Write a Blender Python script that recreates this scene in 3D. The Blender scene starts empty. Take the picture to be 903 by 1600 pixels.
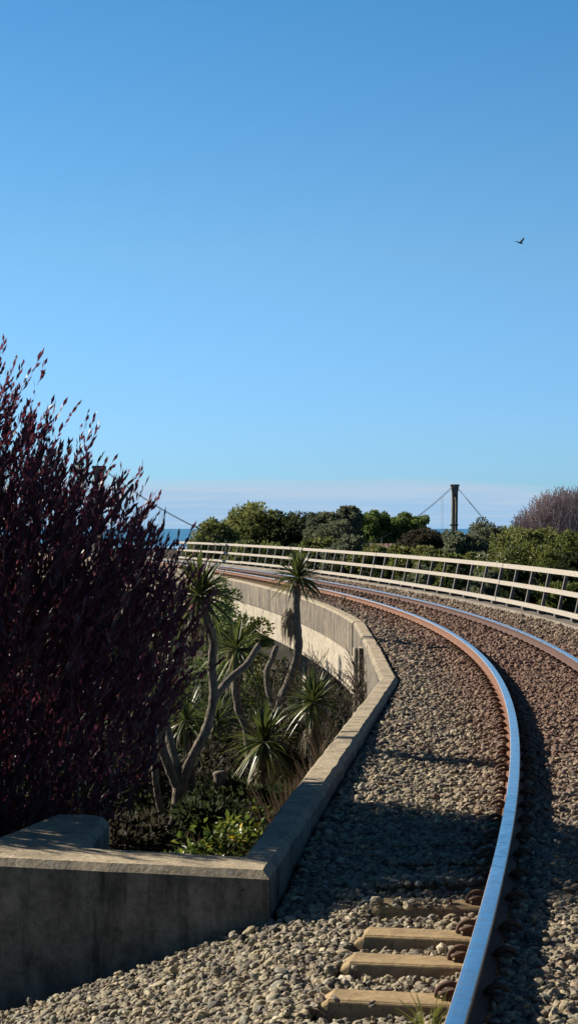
import bpy, bmesh, math, random
import numpy as np
from mathutils import Vector, Matrix
R = math.radians
rng = np.random.default_rng(7)
random.seed(7)
scene = bpy.context.scene
COL = scene.collection
CAMZ = 1.84
F = 3000.0

def at(px, py, d):
    """photo pixel (903x1600) at distance d metres -> world point"""
    return Vector(((px - 451.5) / F * d, d, CAMZ - (py - 820.0) / F * d))

# ------------------------------------------------------------------ tagging
def tag(o, label=None, cat=None, group=None, kind=None):
    if label: o['label'] = label
    if cat: o['category'] = cat
    if group: o['group'] = group
    if kind: o['kind'] = kind
    return o

def empty(name, loc=(0, 0, 0), rz=0.0):
    o = bpy.data.objects.new(name, None)
    COL.objects.link(o); o.location = loc; o.rotation_euler = (0, 0, rz)
    o.empty_display_size = 0.1
    return o

def link_mesh(name, me, parent=None, mats=()):
    o = bpy.data.objects.new(name, me)
    COL.objects.link(o)
    if parent is not None: o.parent = parent
    for m in mats: me.materials.append(m)
    return o

def mesh_np(name, V, faces, mats=(), parent=None, smooth=False, attrs=None, midx=None):
    """faces: int array (n,k) or list of lists"""
    me = bpy.data.meshes.new(name)
    V = np.asarray(V, dtype=np.float32)
    if isinstance(faces, np.ndarray):
        n, k = faces.shape
        me.vertices.add(len(V)); me.vertices.foreach_set('co', V.ravel())
        me.loops.add(n * k); me.loops.foreach_set('vertex_index', faces.astype(np.int32).ravel())
        me.polygons.add(n)
        me.polygons.foreach_set('loop_start', np.arange(0, n * k, k, dtype=np.int32))
        me.update(calc_edges=True)
    else:
        me.from_pydata([tuple(v) for v in V.tolist()], [], faces)
    if attrs:
        for an, data in attrs.items():
            a = me.attributes.new(an, 'FLOAT', 'POINT')
            a.data.foreach_set('value', np.asarray(data, dtype=np.float32))
    if smooth:
        me.polygons.foreach_set('use_smooth', np.ones(len(me.polygons), dtype=bool))
    o = link_mesh(name, me, parent, mats)
    if midx is not None:
        me.polygons.foreach_set('material_index', np.asarray(midx, dtype=np.int32))
    me.validate()
    return o

class MB:
    """collects shapes, then builds ONE mesh object"""
    def __init__(s): s.V = []; s.F = []; s.S = []
    def add(s, V, F_, smooth=False):
        b = len(s.V)
        s.V += [tuple(v) for v in V]
        s.F += [[i + b for i in f] for f in F_]; s.S += [smooth] * len(F_)
        return s
    def box(s, c, size, M=None, taper=None):
        x, y, z = [q / 2 for q in size]
        P = [Vector((a * x, b * y, d * z)) for d in (-1, 1) for b in (-1, 1) for a in (-1, 1)]
        if taper:
            P = [Vector((p.x * (taper[0] if p.z > 0 else 1), p.y * (taper[1] if p.z > 0 else 1), p.z)) for p in P]
        if M is not None: P = [M @ p for p in P]
        P = [p + Vector(c) for p in P]
        return s.add(P, [[0, 2, 3, 1], [4, 5, 7, 6], [0, 1, 5, 4], [2, 6, 7, 3], [0, 4, 6, 2], [1, 3, 7, 5]])
    def tube(s, pts, radii, n=7, cap=True, lump=0.0):
        pts = [Vector(p) for p in pts]
        if not hasattr(radii, '__len__'): radii = [radii] * len(pts)
        V = []; up = Vector((0, 0, 1))
        prev = None
        for i, p in enumerate(pts):
            t = (pts[min(i + 1, len(pts) - 1)] - pts[max(i - 1, 0)])
            if t.length < 1e-9: t = Vector((0, 0, 1))
            t.normalize()
            if prev is None:
                a = Vector((1, 0, 0)) if abs(t.x) < .8 else Vector((0, 1, 0))
                u = t.cross(a).normalized()
            else:
                u = (prev - t * prev.dot(t))
                u = u.normalized() if u.length > 1e-6 else t.orthogonal().normalized()
            prev = u
            v = t.cross(u)
            for k in range(n):
                an = 2 * math.pi * k / n
                r = radii[i] * (1 + (random.uniform(-lump, lump) if lump else 0))
                V.append(p + (u * math.cos(an) + v * math.sin(an)) * r)
        Fc = []
        for i in range(len(pts) - 1):
            for k in range(n):
                a = i * n + k; b = i * n + (k + 1) % n
                Fc.append([a, b, b + n, a + n])
        if cap:
            Fc.append(list(range(n))[::-1]); Fc.append([(len(pts) - 1) * n + k for k in range(n)])
        return s.add(V, Fc, True)
    def build(s, name, mat, parent=None):
        me = bpy.data.meshes.new(name)
        me.from_pydata(s.V, [], s.F)
        me.polygons.foreach_set('use_smooth', np.array(s.S, dtype=bool))
        me.validate()
        return link_mesh(name, me, parent, [mat])

def bevel_obj(o, w, seg=2, ang=35):
    m = o.modifiers.new('bevel', 'BEVEL'); m.width = w; m.segments = seg
    m.limit_method = 'ANGLE'; m.angle_limit = R(ang)

# ------------------------------------------------------------------ materials
def newmat(name):
    m = bpy.data.materials.new(name); m.use_nodes = True
    nt = m.node_tree; nt.nodes.clear()
    out = nt.nodes.new('ShaderNodeOutputMaterial')
    b = nt.nodes.new('ShaderNodeBsdfPrincipled')
    nt.links.new(b.outputs[0], out.inputs[0])
    return m, nt, b, out

class NT:
    def __init__(s, nt): s.nt = nt
    def n(s, t, **kw):
        nd = s.nt.nodes.new(t)
        for k, v in kw.items(): setattr(nd, k, v)
        return nd
    def l(s, a, b): s.nt.links.new(a, b)
    def obj(s): return s.n('ShaderNodeTexCoord').outputs['Object']
    def gen(s): return s.n('ShaderNodeNewGeometry').outputs['Position']
    def noise(s, vec, scale, detail=4, rough=.55, stretch=None, loc=None):
        if stretch or loc:
            mp = s.n('ShaderNodeMapping'); s.l(vec, mp.inputs[0])
            if stretch: mp.inputs['Scale'].default_value = stretch
            if loc: mp.inputs['Location'].default_value = loc
            vec = mp.outputs[0]
        t = s.n('ShaderNodeTexNoise'); s.l(vec, t.inputs['Vector'])
        t.inputs['Scale'].default_value = scale; t.inputs['Detail'].default_value = detail
        t.inputs['Roughness'].default_value = rough
        return t.outputs['Fac']
    def ramp(s, fac, stops, interp='LINEAR'):
        r = s.n('ShaderNodeValToRGB'); s.l(fac, r.inputs[0]); cr = r.color_ramp
        cr.interpolation = interp
        while len(cr.elements) < len(stops): cr.elements.new(0.5)
        for e, (p, c) in zip(cr.elements, stops):
            e.position = p
            e.color = (c, c, c, 1) if not hasattr(c, '__len__') else (*c, 1)
        return r.outputs[0]
    def mix(s, fac, a, b, mode='MIX'):
        m = s.n('ShaderNodeMix', data_type='RGBA', blend_type=mode)
        for i, v in ((0, fac), (6, a), (7, b)):
            if hasattr(v, 'is_linked') or isinstance(v, bpy.types.NodeSocket): s.l(v, m.inputs[i])
            elif hasattr(v, '__len__'): m.inputs[i].default_value = (*v, 1)
            else: m.inputs[i].default_value = v
        return m.outputs[2]
    def math(s, op, a, b=None, clamp=False):
        m = s.n('ShaderNodeMath', operation=op, use_clamp=clamp)
        for i, v in ((0, a), (1, b)):
            if v is None: continue
            if isinstance(v, bpy.types.NodeSocket): s.l(v, m.inputs[i])
            else: m.inputs[i].default_value = v
        return m.outputs[0]
    def attr(s, name, kind='GEOMETRY', out='Fac'):
        a = s.n('ShaderNodeAttribute', attribute_type=kind, attribute_name=name)
        return a.outputs[out]
    def bump(s, h, strength, dist, b, chain=None):
        bp = s.n('ShaderNodeBump'); s.l(h, bp.inputs['Height'])
        bp.inputs['Strength'].default_value = strength; bp.inputs['Distance'].default_value = dist
        if chain is not None: s.l(chain, bp.inputs['Normal'])
        s.l(bp.outputs[0], b.inputs['Normal']); return bp.outputs[0]

def concrete(name, c1, c2, dark, streak=.5, joints=0.0, rough=.9, bump=.6, stain_at=.55, top=None, boards=False):
    m, nt, b, out = newmat(name); g = NT(nt); P = g.gen()
    big = g.noise(P, 1.3, 5); fine = g.noise(P, 28, 6, .7); mid = g.noise(P, 7, 5, .65)
    col = g.mix(g.ramp(big, [(.3, 0), (.7, 1)]), c1, c2)
    st = g.noise(P, 3.2, 6, .7, stretch=(1.6, 1.6, .22))
    col = g.mix(g.math('MULTIPLY', g.ramp(st, [(stain_at, 0), (stain_at + .16, 1)]), streak), col, dark)
    col = g.mix(g.ramp(mid, [(.35, .55), (.62, 0)]), col, dark)
    col = g.mix(.35, col, g.ramp(fine, [(.3, .25), (.7, 1.0)]), 'MULTIPLY')
    pits = g.noise(P, 62, 2, .5)
    col = g.mix(g.ramp(pits, [(.27, .75), (.34, 0)]), col, (.02, .018, .016))
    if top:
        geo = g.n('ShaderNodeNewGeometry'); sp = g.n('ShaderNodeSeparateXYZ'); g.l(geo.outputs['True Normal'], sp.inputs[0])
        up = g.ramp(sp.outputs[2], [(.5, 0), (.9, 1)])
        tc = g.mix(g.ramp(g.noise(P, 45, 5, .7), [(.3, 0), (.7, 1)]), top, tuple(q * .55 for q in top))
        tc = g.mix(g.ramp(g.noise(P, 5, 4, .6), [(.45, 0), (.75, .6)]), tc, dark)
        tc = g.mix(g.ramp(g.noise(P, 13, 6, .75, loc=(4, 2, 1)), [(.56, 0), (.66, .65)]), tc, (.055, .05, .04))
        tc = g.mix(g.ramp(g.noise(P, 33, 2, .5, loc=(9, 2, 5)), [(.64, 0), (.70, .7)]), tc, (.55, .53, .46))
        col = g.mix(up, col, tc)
    h = g.math('ADD', g.math('MULTIPLY', fine, .7), g.math('MULTIPLY', mid, .3))
    if joints:
        sp2 = g.n('ShaderNodeSeparateXYZ'); g.l(P, sp2.inputs[0])
        fr = g.math('FRACT', g.math('DIVIDE', g.math('ADD', g.math('ADD', sp2.outputs[1], .9), g.math('MULTIPLY', sp2.outputs[0], .02)), joints))
        j = g.math('LESS_THAN', fr, .012)
        col = g.mix(g.math('MULTIPLY', j, .75), col, (.03, .027, .022))
    if boards:
        sp3 = g.n('ShaderNodeSeparateXYZ'); g.l(P, sp3.inputs[0])
        fr = g.math('FRACT', g.math('DIVIDE', sp3.outputs[1], .95))
        j = g.math('LESS_THAN', fr, .02)
        col = g.mix(g.math('MULTIPLY', j, .35), col, (.05, .045, .04))
    nt.links.new(col, b.inputs['Base Color']); b.inputs['Roughness'].default_value = rough
    b.inputs['Specular IOR Level'].default_value = .25
    g.bump(h, bump, .012, b)
    return m

def simple(name, c1, c2, scale=12, rough=.8, bump=.3, dist=.01, metallic=0.0, spec=.4, detail=5, stretch=None):
    m, nt, b, out = newmat(name); g = NT(nt); P = g.gen()
    n1 = g.noise(P, scale, detail, .65, stretch=stretch)
    nt.links.new(g.mix(g.ramp(n1, [(.32, 0), (.68, 1)]), c1, c2), b.inputs['Base Color'])
    b.inputs['Roughness'].default_value = rough; b.inputs['Metallic'].default_value = metallic
    b.inputs['Specular IOR Level'].default_value = spec
    if bump: g.bump(n1, bump, dist, b)
    return m

def leafmat(name, stops, rough=.55, trans=.25, tcol=None, spec=.35, coat=0.0):
    """leaf colour is chosen leaf by leaf through the attribute 'tone'"""
    m, nt, b, out = newmat(name); g = NT(nt)
    t = g.attr('tone')
    col = g.ramp(t, stops)
    nt.links.new(col, b.inputs['Base Color']); b.inputs['Roughness'].default_value = rough
    b.inputs['Specular IOR Level'].default_value = spec
    tr = nt.nodes.new('ShaderNodeBsdfTranslucent')
    if tcol: tc = g.mix(.6, col, tcol)
    else: tc = col
    nt.links.new(tc, tr.inputs['Color'])
    ms = nt.nodes.new('ShaderNodeMixShader'); ms.inputs[0].default_value = trans
    nt.links.new(b.outputs[0], ms.inputs[1]); nt.links.new(tr.outputs[0], ms.inputs[2])
    nt.links.new(ms.outputs[0], out.inputs[0])
    return m

M = {}
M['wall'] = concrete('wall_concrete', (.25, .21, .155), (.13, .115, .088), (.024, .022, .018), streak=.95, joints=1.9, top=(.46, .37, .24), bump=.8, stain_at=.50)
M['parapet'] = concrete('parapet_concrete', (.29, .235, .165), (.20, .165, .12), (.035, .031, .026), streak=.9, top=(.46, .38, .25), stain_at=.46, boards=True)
M['girder'] = concrete('girder_concrete', (.50, .43, .32), (.42, .36, .27), (.11, .09, .07), streak=.7, stain_at=.54, bump=.35, boards=True)
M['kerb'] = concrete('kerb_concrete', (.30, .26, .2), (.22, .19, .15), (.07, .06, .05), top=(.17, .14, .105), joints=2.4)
M['sleeper'] = concrete('sleeper_concrete', (.44, .315, .16), (.36, .26, .135), (.13, .085, .045), streak=.25, bump=.35)
M['rust'] = simple('rusty_iron', (.115, .062, .034), (.05, .03, .019), 40, .85, .6, .004)
M['fence'] = simple('fence_timber', (.36, .315, .25), (.21, .185, .15), 9, .75, .25, .004, stretch=(1, 1, 6))
M['post'] = simple('fence_post_steel', (.13, .108, .085), (.05, .043, .036), 14, .7, .3)
M['bark_grey'] = simple('grey_bark', (.21, .18, .14), (.07, .058, .045), 34, .95, 1.0, .025, spec=.15, stretch=(1, 1, .5))
M['bark_dark'] = simple('dark_bark', (.09, .07, .055), (.045, .036, .03), 26, .95, .8, .012, spec=.1)
M['twig'] = simple('bare_twigs', (.36, .29, .28), (.25, .20, .20), 4, .9, 0, spec=.1)
M['pylon'] = simple('weathered_pylon_timber', (.20, .18, .14), (.07, .06, .05), 5, .85, .4, .02, stretch=(3, 3, .5))
M['cable'] = simple('steel_cable', (.06, .06, .06), (.04, .04, .04), 5, .6, 0)
M['roof'] = simple('red_roof_sheet', (.17, .085, .065), (.11, .06, .05), 2, .6, 0)
M['housewall'] = simple('cream_boards', (.55, .5, .42), (.48, .44, .37), 2, .8, 0)
M['scrap'] = simple('white_paper', (.75, .75, .78), (.65, .65, .68), 8, .6, 0)
M['dark'] = simple('dark_glass', (.02, .02, .022), (.03, .03, .03), 2, .2, 0)
M['feather'] = simple('dark_feathers', (.018, .016, .02), (.03, .028, .03), 20, .6, .1)

# rail steel: polished head, rusty web
def rail_head():
    m, nt, b, out = newmat('polished_rail_head'); g = NT(nt); P = g.gen()
    nt.links.new(g.mix(g.ramp(g.noise(P, 9, 4, .6), [(.35, 0), (.7, 1)]), (.72, .72, .73), (.60, .60, .62)), b.inputs['Base Color'])
    b.inputs['Metallic'].default_value = 1.0
    nt.links.new(g.ramp(g.noise(P, 22, 5, .6), [(.3, .14), (.75, .34)]), b.inputs['Roughness'])
    g.bump(g.noise(P, 2.2, 3, .6), .25, .01, b)
    return m
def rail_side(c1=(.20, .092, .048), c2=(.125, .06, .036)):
    m, nt, b, out = newmat('rusty_rail_web'); g = NT(nt); P = g.gen()
    c = g.mix(g.ramp(g.noise(P, 5, 5, .65), [(.3, 0), (.7, 1)]), c1, c2)
    c = g.mix(g.ramp(g.noise(P, 45, 4, .7), [(.5, 0), (.7, .6)]), c, (.10, .045, .025))
    nt.links.new(c, b.inputs['Base Color']); b.inputs['Roughness'].default_value = .8
    b.inputs['Specular IOR Level'].default_value = .3
    g.bump(g.noise(P, 60, 4), .4, .003, b)
    return m
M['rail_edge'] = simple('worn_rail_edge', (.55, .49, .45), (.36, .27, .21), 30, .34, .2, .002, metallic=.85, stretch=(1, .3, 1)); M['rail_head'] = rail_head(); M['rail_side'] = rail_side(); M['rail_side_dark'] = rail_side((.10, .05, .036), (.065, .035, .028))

def stone_mat():
    m, nt, b, out = newmat('ballast_stone'); g = NT(nt)
    t = g.attr('tone', 'INSTANCER'); ru = g.attr('rust', 'INSTANCER')
    col = g.ramp(t, [(0, (.04, .036, .032)), (.2, (.10, .088, .07)), (.42, (.21, .175, .115)), (.62, (.34, .28, .165)), (.8, (.21, .20, .155)), (.93, (.46, .39, .245)), (1, (.58, .50, .38))])
    tc = g.n('ShaderNodeTexCoord').outputs['Object']
    nn = g.noise(g.gen(), 45, 4, .7)
    col = g.mix(.55, col, g.ramp(nn, [(.25, .45), (.75, 1.25)]), 'MULTIPLY')
    rc = g.ramp(g.noise(g.gen(), 9, 3), [(.3, (.20, .105, .068)), (.7, (.115, .06, .042))])
    col = g.mix(ru, col, rc)
    nt.links.new(col, b.inputs['Base Color']); b.inputs['Roughness'].default_value = .8
    b.inputs['Specular IOR Level'].default_value = .35
    g.bump(nn, .4, .004, b)
    return m
M['stone'] = stone_mat()
M['bed'] = simple('ballast_fines', (.085, .065, .048), (.035, .028, .022), 30, .95, 1.0, .03, spec=.1)
M['soil'] = simple('leaf_litter_soil', (.060, .050, .032), (.028, .026, .018), 3, .98, .8, .05, spec=.05)

M['purple'] = leafmat('purple_leaves', [(0, (.028, .013, .022)), (.45, (.060, .023, .038)), (.78, (.115, .032, .042)), (.9, (.07, .048, .042)), (1, (.15, .12, .10))], rough=.42, trans=.34, tcol=(.24, .055, .085), spec=.35)
M['palm'] = leafmat('sword_leaves', [(0, (.020, .034, .014)), (.5, (.06, .078, .024)), (.85, (.15, .155, .045)), (1, (.20, .17, .065))], rough=.42, trans=.2, tcol=(.2, .25, .05), spec=.5)
M['palm_dead'] = leafmat('dry_sword_leaves', [(0, (.10, .072, .045)), (1, (.22, .17, .11))], rough=.8, trans=.1)
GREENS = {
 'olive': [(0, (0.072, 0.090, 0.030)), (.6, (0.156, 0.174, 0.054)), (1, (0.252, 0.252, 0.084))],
 'dark': [(0, (.014, .021, .010)), (.6, (.032, .045, .018)), (1, (.065, .08, .032))],  # dark foliage, darkened further to stand in for shade in the gully
 'green': [(0, (0.060, 0.096, 0.029)), (.6, (0.114, 0.162, 0.046)), (1, (0.192, 0.234, 0.066))],
 'greygreen': [(0, (0.084, 0.096, 0.058)), (.6, (0.156, 0.174, 0.102)), (1, (0.240, 0.252, 0.156))],
 'brownish': [(0, (.03, .028, .020)), (.6, (.052, .046, .03)), (1, (.08, .07, .045))],
 'yellowgreen': [(0, (.07, .09, .02)), (.6, (.125, .145, .036)), (.96, (.20, .20, .055)), (1, (.55, .55, .46))],
 'bright': [(0, (.03, .06, .014)), (.6, (.11, .15, .025)), (.95, (.26, .28, .05)), (1, (.6, .42, .03))],  # glossy bright leaves, brightened further for sunlight the purple shrub blocks
 'dry': [(0, (.09, .065, .035)), (.6, (.16, .12, .065)), (1, (.26, .2, .12))],
}
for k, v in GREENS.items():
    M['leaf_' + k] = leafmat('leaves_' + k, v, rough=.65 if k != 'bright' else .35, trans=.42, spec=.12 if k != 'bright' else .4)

# ------------------------------------------------------------------ track centre line
PC = [-9.350770216741775e-09, 2.0213421573713057e-06, -0.0001365774942279739, -7.184304442437391e-05, 0.1819744548280379, -0.5877117465727733]
def px_poly(y): return np.polyval(PC, y)
ys = np.arange(3.0, 68.01, 0.25)
pts = np.stack([px_poly(ys), ys], 1)
h0 = pts[1] - pts[0]; h0 /= np.linalg.norm(h0)
pre = np.array([pts[0] - h0 * d for d in np.arange(8.0, 0.1, -0.25)])
d1 = pts[-1] - pts[-2]; ang = math.atan2(d1[0], d1[1])
post = []; p = pts[-1].copy()
for i in range(220):
    ang -= 0.0032 * .25
    p = p + np.array([math.sin(ang), math.cos(ang)]) * .25; post.append(p.copy())
RAIL = np.concatenate([pre, pts, np.array(post)])          # left (inner) rail
seg = np.linalg.norm(np.diff(RAIL, axis=0), axis=1)
S = np.concatenate([[0], np.cumsum(seg)])
TT = np.gradient(RAIL, axis=0); TT /= np.linalg.norm(TT, axis=1)[:, None]
NN = np.stack([TT[:, 1], -TT[:, 0]], 1)                       # to the right
SMAX = S[-1]
def tr(s, u):
    s = np.asarray(s, float)
    x = np.interp(s, S, RAIL[:, 0]); y = np.interp(s, S, RAIL[:, 1])
    nx = np.interp(s, S, NN[:, 0]); ny = np.interp(s, S, NN[:, 1])
    return np.stack([x + u * nx, y + u * ny], -1)
def s_of_y(y): return float(np.interp(y, RAIL[:, 1], S))
def head_at(s): 
    return math.atan2(-float(np.interp(s, S, TT[:, 0])), float(np.interp(s, S, TT[:, 1])))
G = 1.137

WALLX = [(-.10, 9.38), (1.21, 21.3), (1.28, 26.3), (1.33, 33.4)]   # gravel side of the parapet
def wall_x(y):
    w = np.array(WALLX); return np.interp(y, w[:, 1], w[:, 0])

def bed_z(x, y, u):
    """height of the ballast surface"""
    x = np.asarray(x, float); y = np.asarray(y, float); u = np.asarray(u, float)
    z = np.where(y < 9.3, -.052, np.where(y < 11.5, -.052 + (y - 9.3) / 2.2 * .042, -.010))
    rise = np.clip((y - 11) / 9.0, 0, 1) * .085
    z = z + rise * np.clip((-.5 - u) / .5, 0, 1)
    z = z + np.clip((u - G - .55) / .6, 0, 1) * .06
    z = z + np.where((u > .06) & (u < G - .06), np.clip((11.5 - y) / 2, 0, 1) * .045, 0)
    # falls away to the left in front of the wing wall
    low = np.clip(-.05 - x, 0, 3) * .335 * np.clip((10.4 - y) / .6, 0, 1)
    z = z - low - .05 * np.clip((-.6 - u) / .4, 0, 1) * np.clip((11.5 - y) / 2, 0, 1)
    return z

def sweep(name, prof, s0, s1, ds, mat, parent=None, u0=0.0, z0=0.0, smooth=False, midx=None, closed=True, mats=None):
    """sweep a (u,z) profile along the track"""
    n = max(2, int(round((s1 - s0) / ds)) + 1)
    ss = np.linspace(s0, s1, n); k = len(prof)
    V = np.zeros((n, k, 3))
    for j, (u, z) in enumerate(prof):
        V[:, j, :2] = tr(ss, u + u0); V[:, j, 2] = z + z0
    Fc = []; mi = []
    for i in range(n - 1):
        for j in range(k if closed else k - 1):
            a = i * k + j; b = i * k + (j + 1) % k
            Fc.append([a, a + k, b + k, b]); mi.append(midx[j] if midx else 0)
    if closed:
        Fc.append(list(range(k))); Fc.append([(n - 1) * k + j for j in range(k)][::-1]); mi += [0, 0]
    me = bpy.data.meshes.new(name); me.from_pydata(V.reshape(-1, 3).tolist(), [], Fc)
    o = link_mesh(name, me, parent, mats or [mat])
    me.polygons.foreach_set('material_index', np.array(mi, dtype=np.int32))
    me.polygons.foreach_set('use_smooth', np.full(len(Fc), smooth))
    bm = bmesh.new(); bm.from_mesh(me); bmesh.ops.recalc_face_normals(bm, faces=bm.faces); bm.to_mesh(me); bm.free()
    return o

# ------------------------------------------------------------------ rails
RP = [(.0, .008), (.064, .008), (.064, .018), (.014, .034), (.0085, .045), (.0085, .108), (.034, .122), (.036, .128), (.0362, .145), (.0352, .153), (.0315, .1578), (.016, .1597), (0, .160)]
prof = RP + [(-u, z) for u, z in RP[-2:0:-1]]
midx = []
for j in range(len(prof)):
    a = prof[j]; b = prof[(j + 1) % len(prof)]
    zm = (a[1] + b[1]) / 2; midx.append(1 if zm > .158 else (2 if zm > .148 else 0))
for u0, lab in ((0.0, 'inner rail of the curve nearest the concrete parapet with sunlit rusty web'), (G, 'outer rail of the curve nearest the timber fence')):
    t = empty('rail', (0, 0, 0)); tag(t, lab, 'rail')
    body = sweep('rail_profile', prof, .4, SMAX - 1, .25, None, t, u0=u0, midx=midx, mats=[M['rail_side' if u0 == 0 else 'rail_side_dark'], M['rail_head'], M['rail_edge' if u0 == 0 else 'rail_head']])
    for yj in ((47.0, 80.0) if u0 == 0 else (46.0, 80.0)):
        s = s_of_y(yj)
        for sd in (-1, 1):
            sweep('fishplate', [(sd * .0095, .05), (sd * .030, .056), (sd * .030, .105), (sd * .0095, .105)], s - .35, s + .35, .2, M['rust'], t, u0=u0)

# ------------------------------------------------------------------ sleepers
def sleeper_mesh():
    L0, L1 = -.605, G + .605
    secs = [(L0, .09, -.035), (L0 + .05, .10, 0.0), (G / 2 - .25, .10, -.006), (G / 2 + .25, .10, -.006), (L1 - .05, .10, 0.0), (L1, .09, -.035)]
    mb = MB(); V = []
    for x, hw, zt in secs:
        V += [(x, -hw - .035, -.22), (x, -hw, zt - .012), (x, -hw + .014, zt), (x, hw - .014, zt), (x, hw, zt - .012), (x, hw + .035, -.22)]
    Fc = []
    for i in range(len(secs) - 1):
        for k in range(6):
            a = i * 6 + k; b = i * 6 + (k + 1) % 6
            Fc.append([a, b, b + 6, a + 6])
    Fc.append([5, 4, 3, 2, 1, 0]); Fc.append([30 + k for k in range(6)])
    mb.add(V, Fc); return mb
def clip_mb(x0, side):
    """spring clip: a bent round bar arching over the rail foot, held by a cast shoulder"""
    mb = MB()
    c = x0 + side * .098
    mb.box((c, 0, .014), (.050, .075, .034), taper=(.7, .7))
    P = []
    for k in range(15):
        a = math.pi * (k / 14) * 1.12 - .12
        P.append((c - side * (.004 - .055 * math.cos(a) * .9), .012 - .018 * math.sin(a), .008 + .050 * math.sin(a)))
    mb.tube(P, .0125, 8)
    Q = [(c - side * .05, .03, .026), (c - side * .048, -.005, .03), (c - side * .02, -.035, .034), (c + side * .015, -.045, .03), (c + side * .03, -.02, .022), (c + side * .02, .02, .02)]
    mb.tube(Q, .0095, 8)
    return mb
sl_mesh = None
sleepers_s = []
s_first = [6.15, 6.80, 7.45, 8.10, 8.625, 9.32]
yy = list(s_first)
sv = s_of_y(9.32)
lst = [s_of_y(v + .02) - .01 for v in s_first]
k = lst[-1]
while k < s_of_y(82):
    k += .62; lst.append(k)
ords = ['lowest', 'second', 'third', 'fourth', 'fifth', 'sixth']
proto = None
for i, s in enumerate(lst):
    p0 = tr(s, 0.0); hd = head_at(s)
    if proto is None:
        t = empty('sleeper', (p0[0], p0[1], 0), hd)
        b = sleeper_mesh().build('sleeper_body', M['sleeper'], t); bevel_obj(b, .006, 2)
        for x0 in (0.0, G):
            for sd in (-1, 1): clip_mb(x0, sd).build('spring_clip', M['rust'], t)
        proto = t
    else:
        t = proto.copy(); COL.objects.link(t); t.location = (p0[0], p0[1], 0); t.rotation_euler = (0, 0, hd + random.uniform(-.008, .008))
        for ch in proto.children:
            c = ch.copy(); COL.objects.link(c); c.parent = t
    t['category'] = 'railway sleeper'; t['group'] = 'concrete sleepers under the rails'
    if i < 2: t['label'] = 'pale concrete sleeper at the bottom edge of the photo, mostly out of view' if i == 0 else 'bottommost concrete sleeper showing its whole pale end beside the rail'
    elif i == 2: t['label'] = 'tan concrete sleeper end with a grass tuft growing in front of it'
    elif i == 3: t['label'] = 'tan concrete sleeper end second above the grass tuft, clean top'
    elif i == 4: t['label'] = 'third exposed sleeper end up from the grass tuft, narrow tan top'
    elif i == 5: t['label'] = 'exposed grey sleeper end half buried in stones, at the edge of the tree shadow'
    else: t['label'] = 'concrete sleeper buried in the ballast farther along the curve'
lastS = lst

# ------------------------------------------------------------------ ballast bed and stones
def u_of(x, y):
    s = np.interp(y, RAIL[:, 1], S)
    xr = np.interp(s, S, RAIL[:, 0]); nx = np.interp(s, S, NN[:, 0])
    return (x - xr) * nx
bx = []
ygrid = np.concatenate([np.arange(2, 12, .25), np.arange(12, 34, .5), np.arange(34, 112, 1.0)])
nu = 26
Vb = np.zeros((len(ygrid), nu, 3))
for i, y in enumerate(ygrid):
    s = s_of_y(y)
    xr = float(np.interp(y, RAIL[:, 1], RAIL[:, 0]))
    xl = (-3.2 if y < 9.5 else (wall_x(y) - .05 if y < 33.4 else tr(s, -1.15)[0]))
    xrt = tr(s, G + 1.32)[0] if y > 3 else xr + 2.6
    xs_ = np.linspace(xl, xrt, nu)
    Vb[i, :, 0] = xs_; Vb[i, :, 1] = y
    Vb[i, :, 2] = bed_z(xs_, y, u_of(xs_, y)) - .035
idx = np.arange(len(ygrid) * nu).reshape(len(ygrid), nu)
Fb = np.stack([idx[:-1, :-1], idx[:-1, 1:], idx[1:, 1:], idx[1:, :-1]], -1).reshape(-1, 4)
bed = mesh_np('ballast_bed', Vb.reshape(-1, 3), Fb, [M['bed']], smooth=True); tag(bed, kind='structure')

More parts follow.
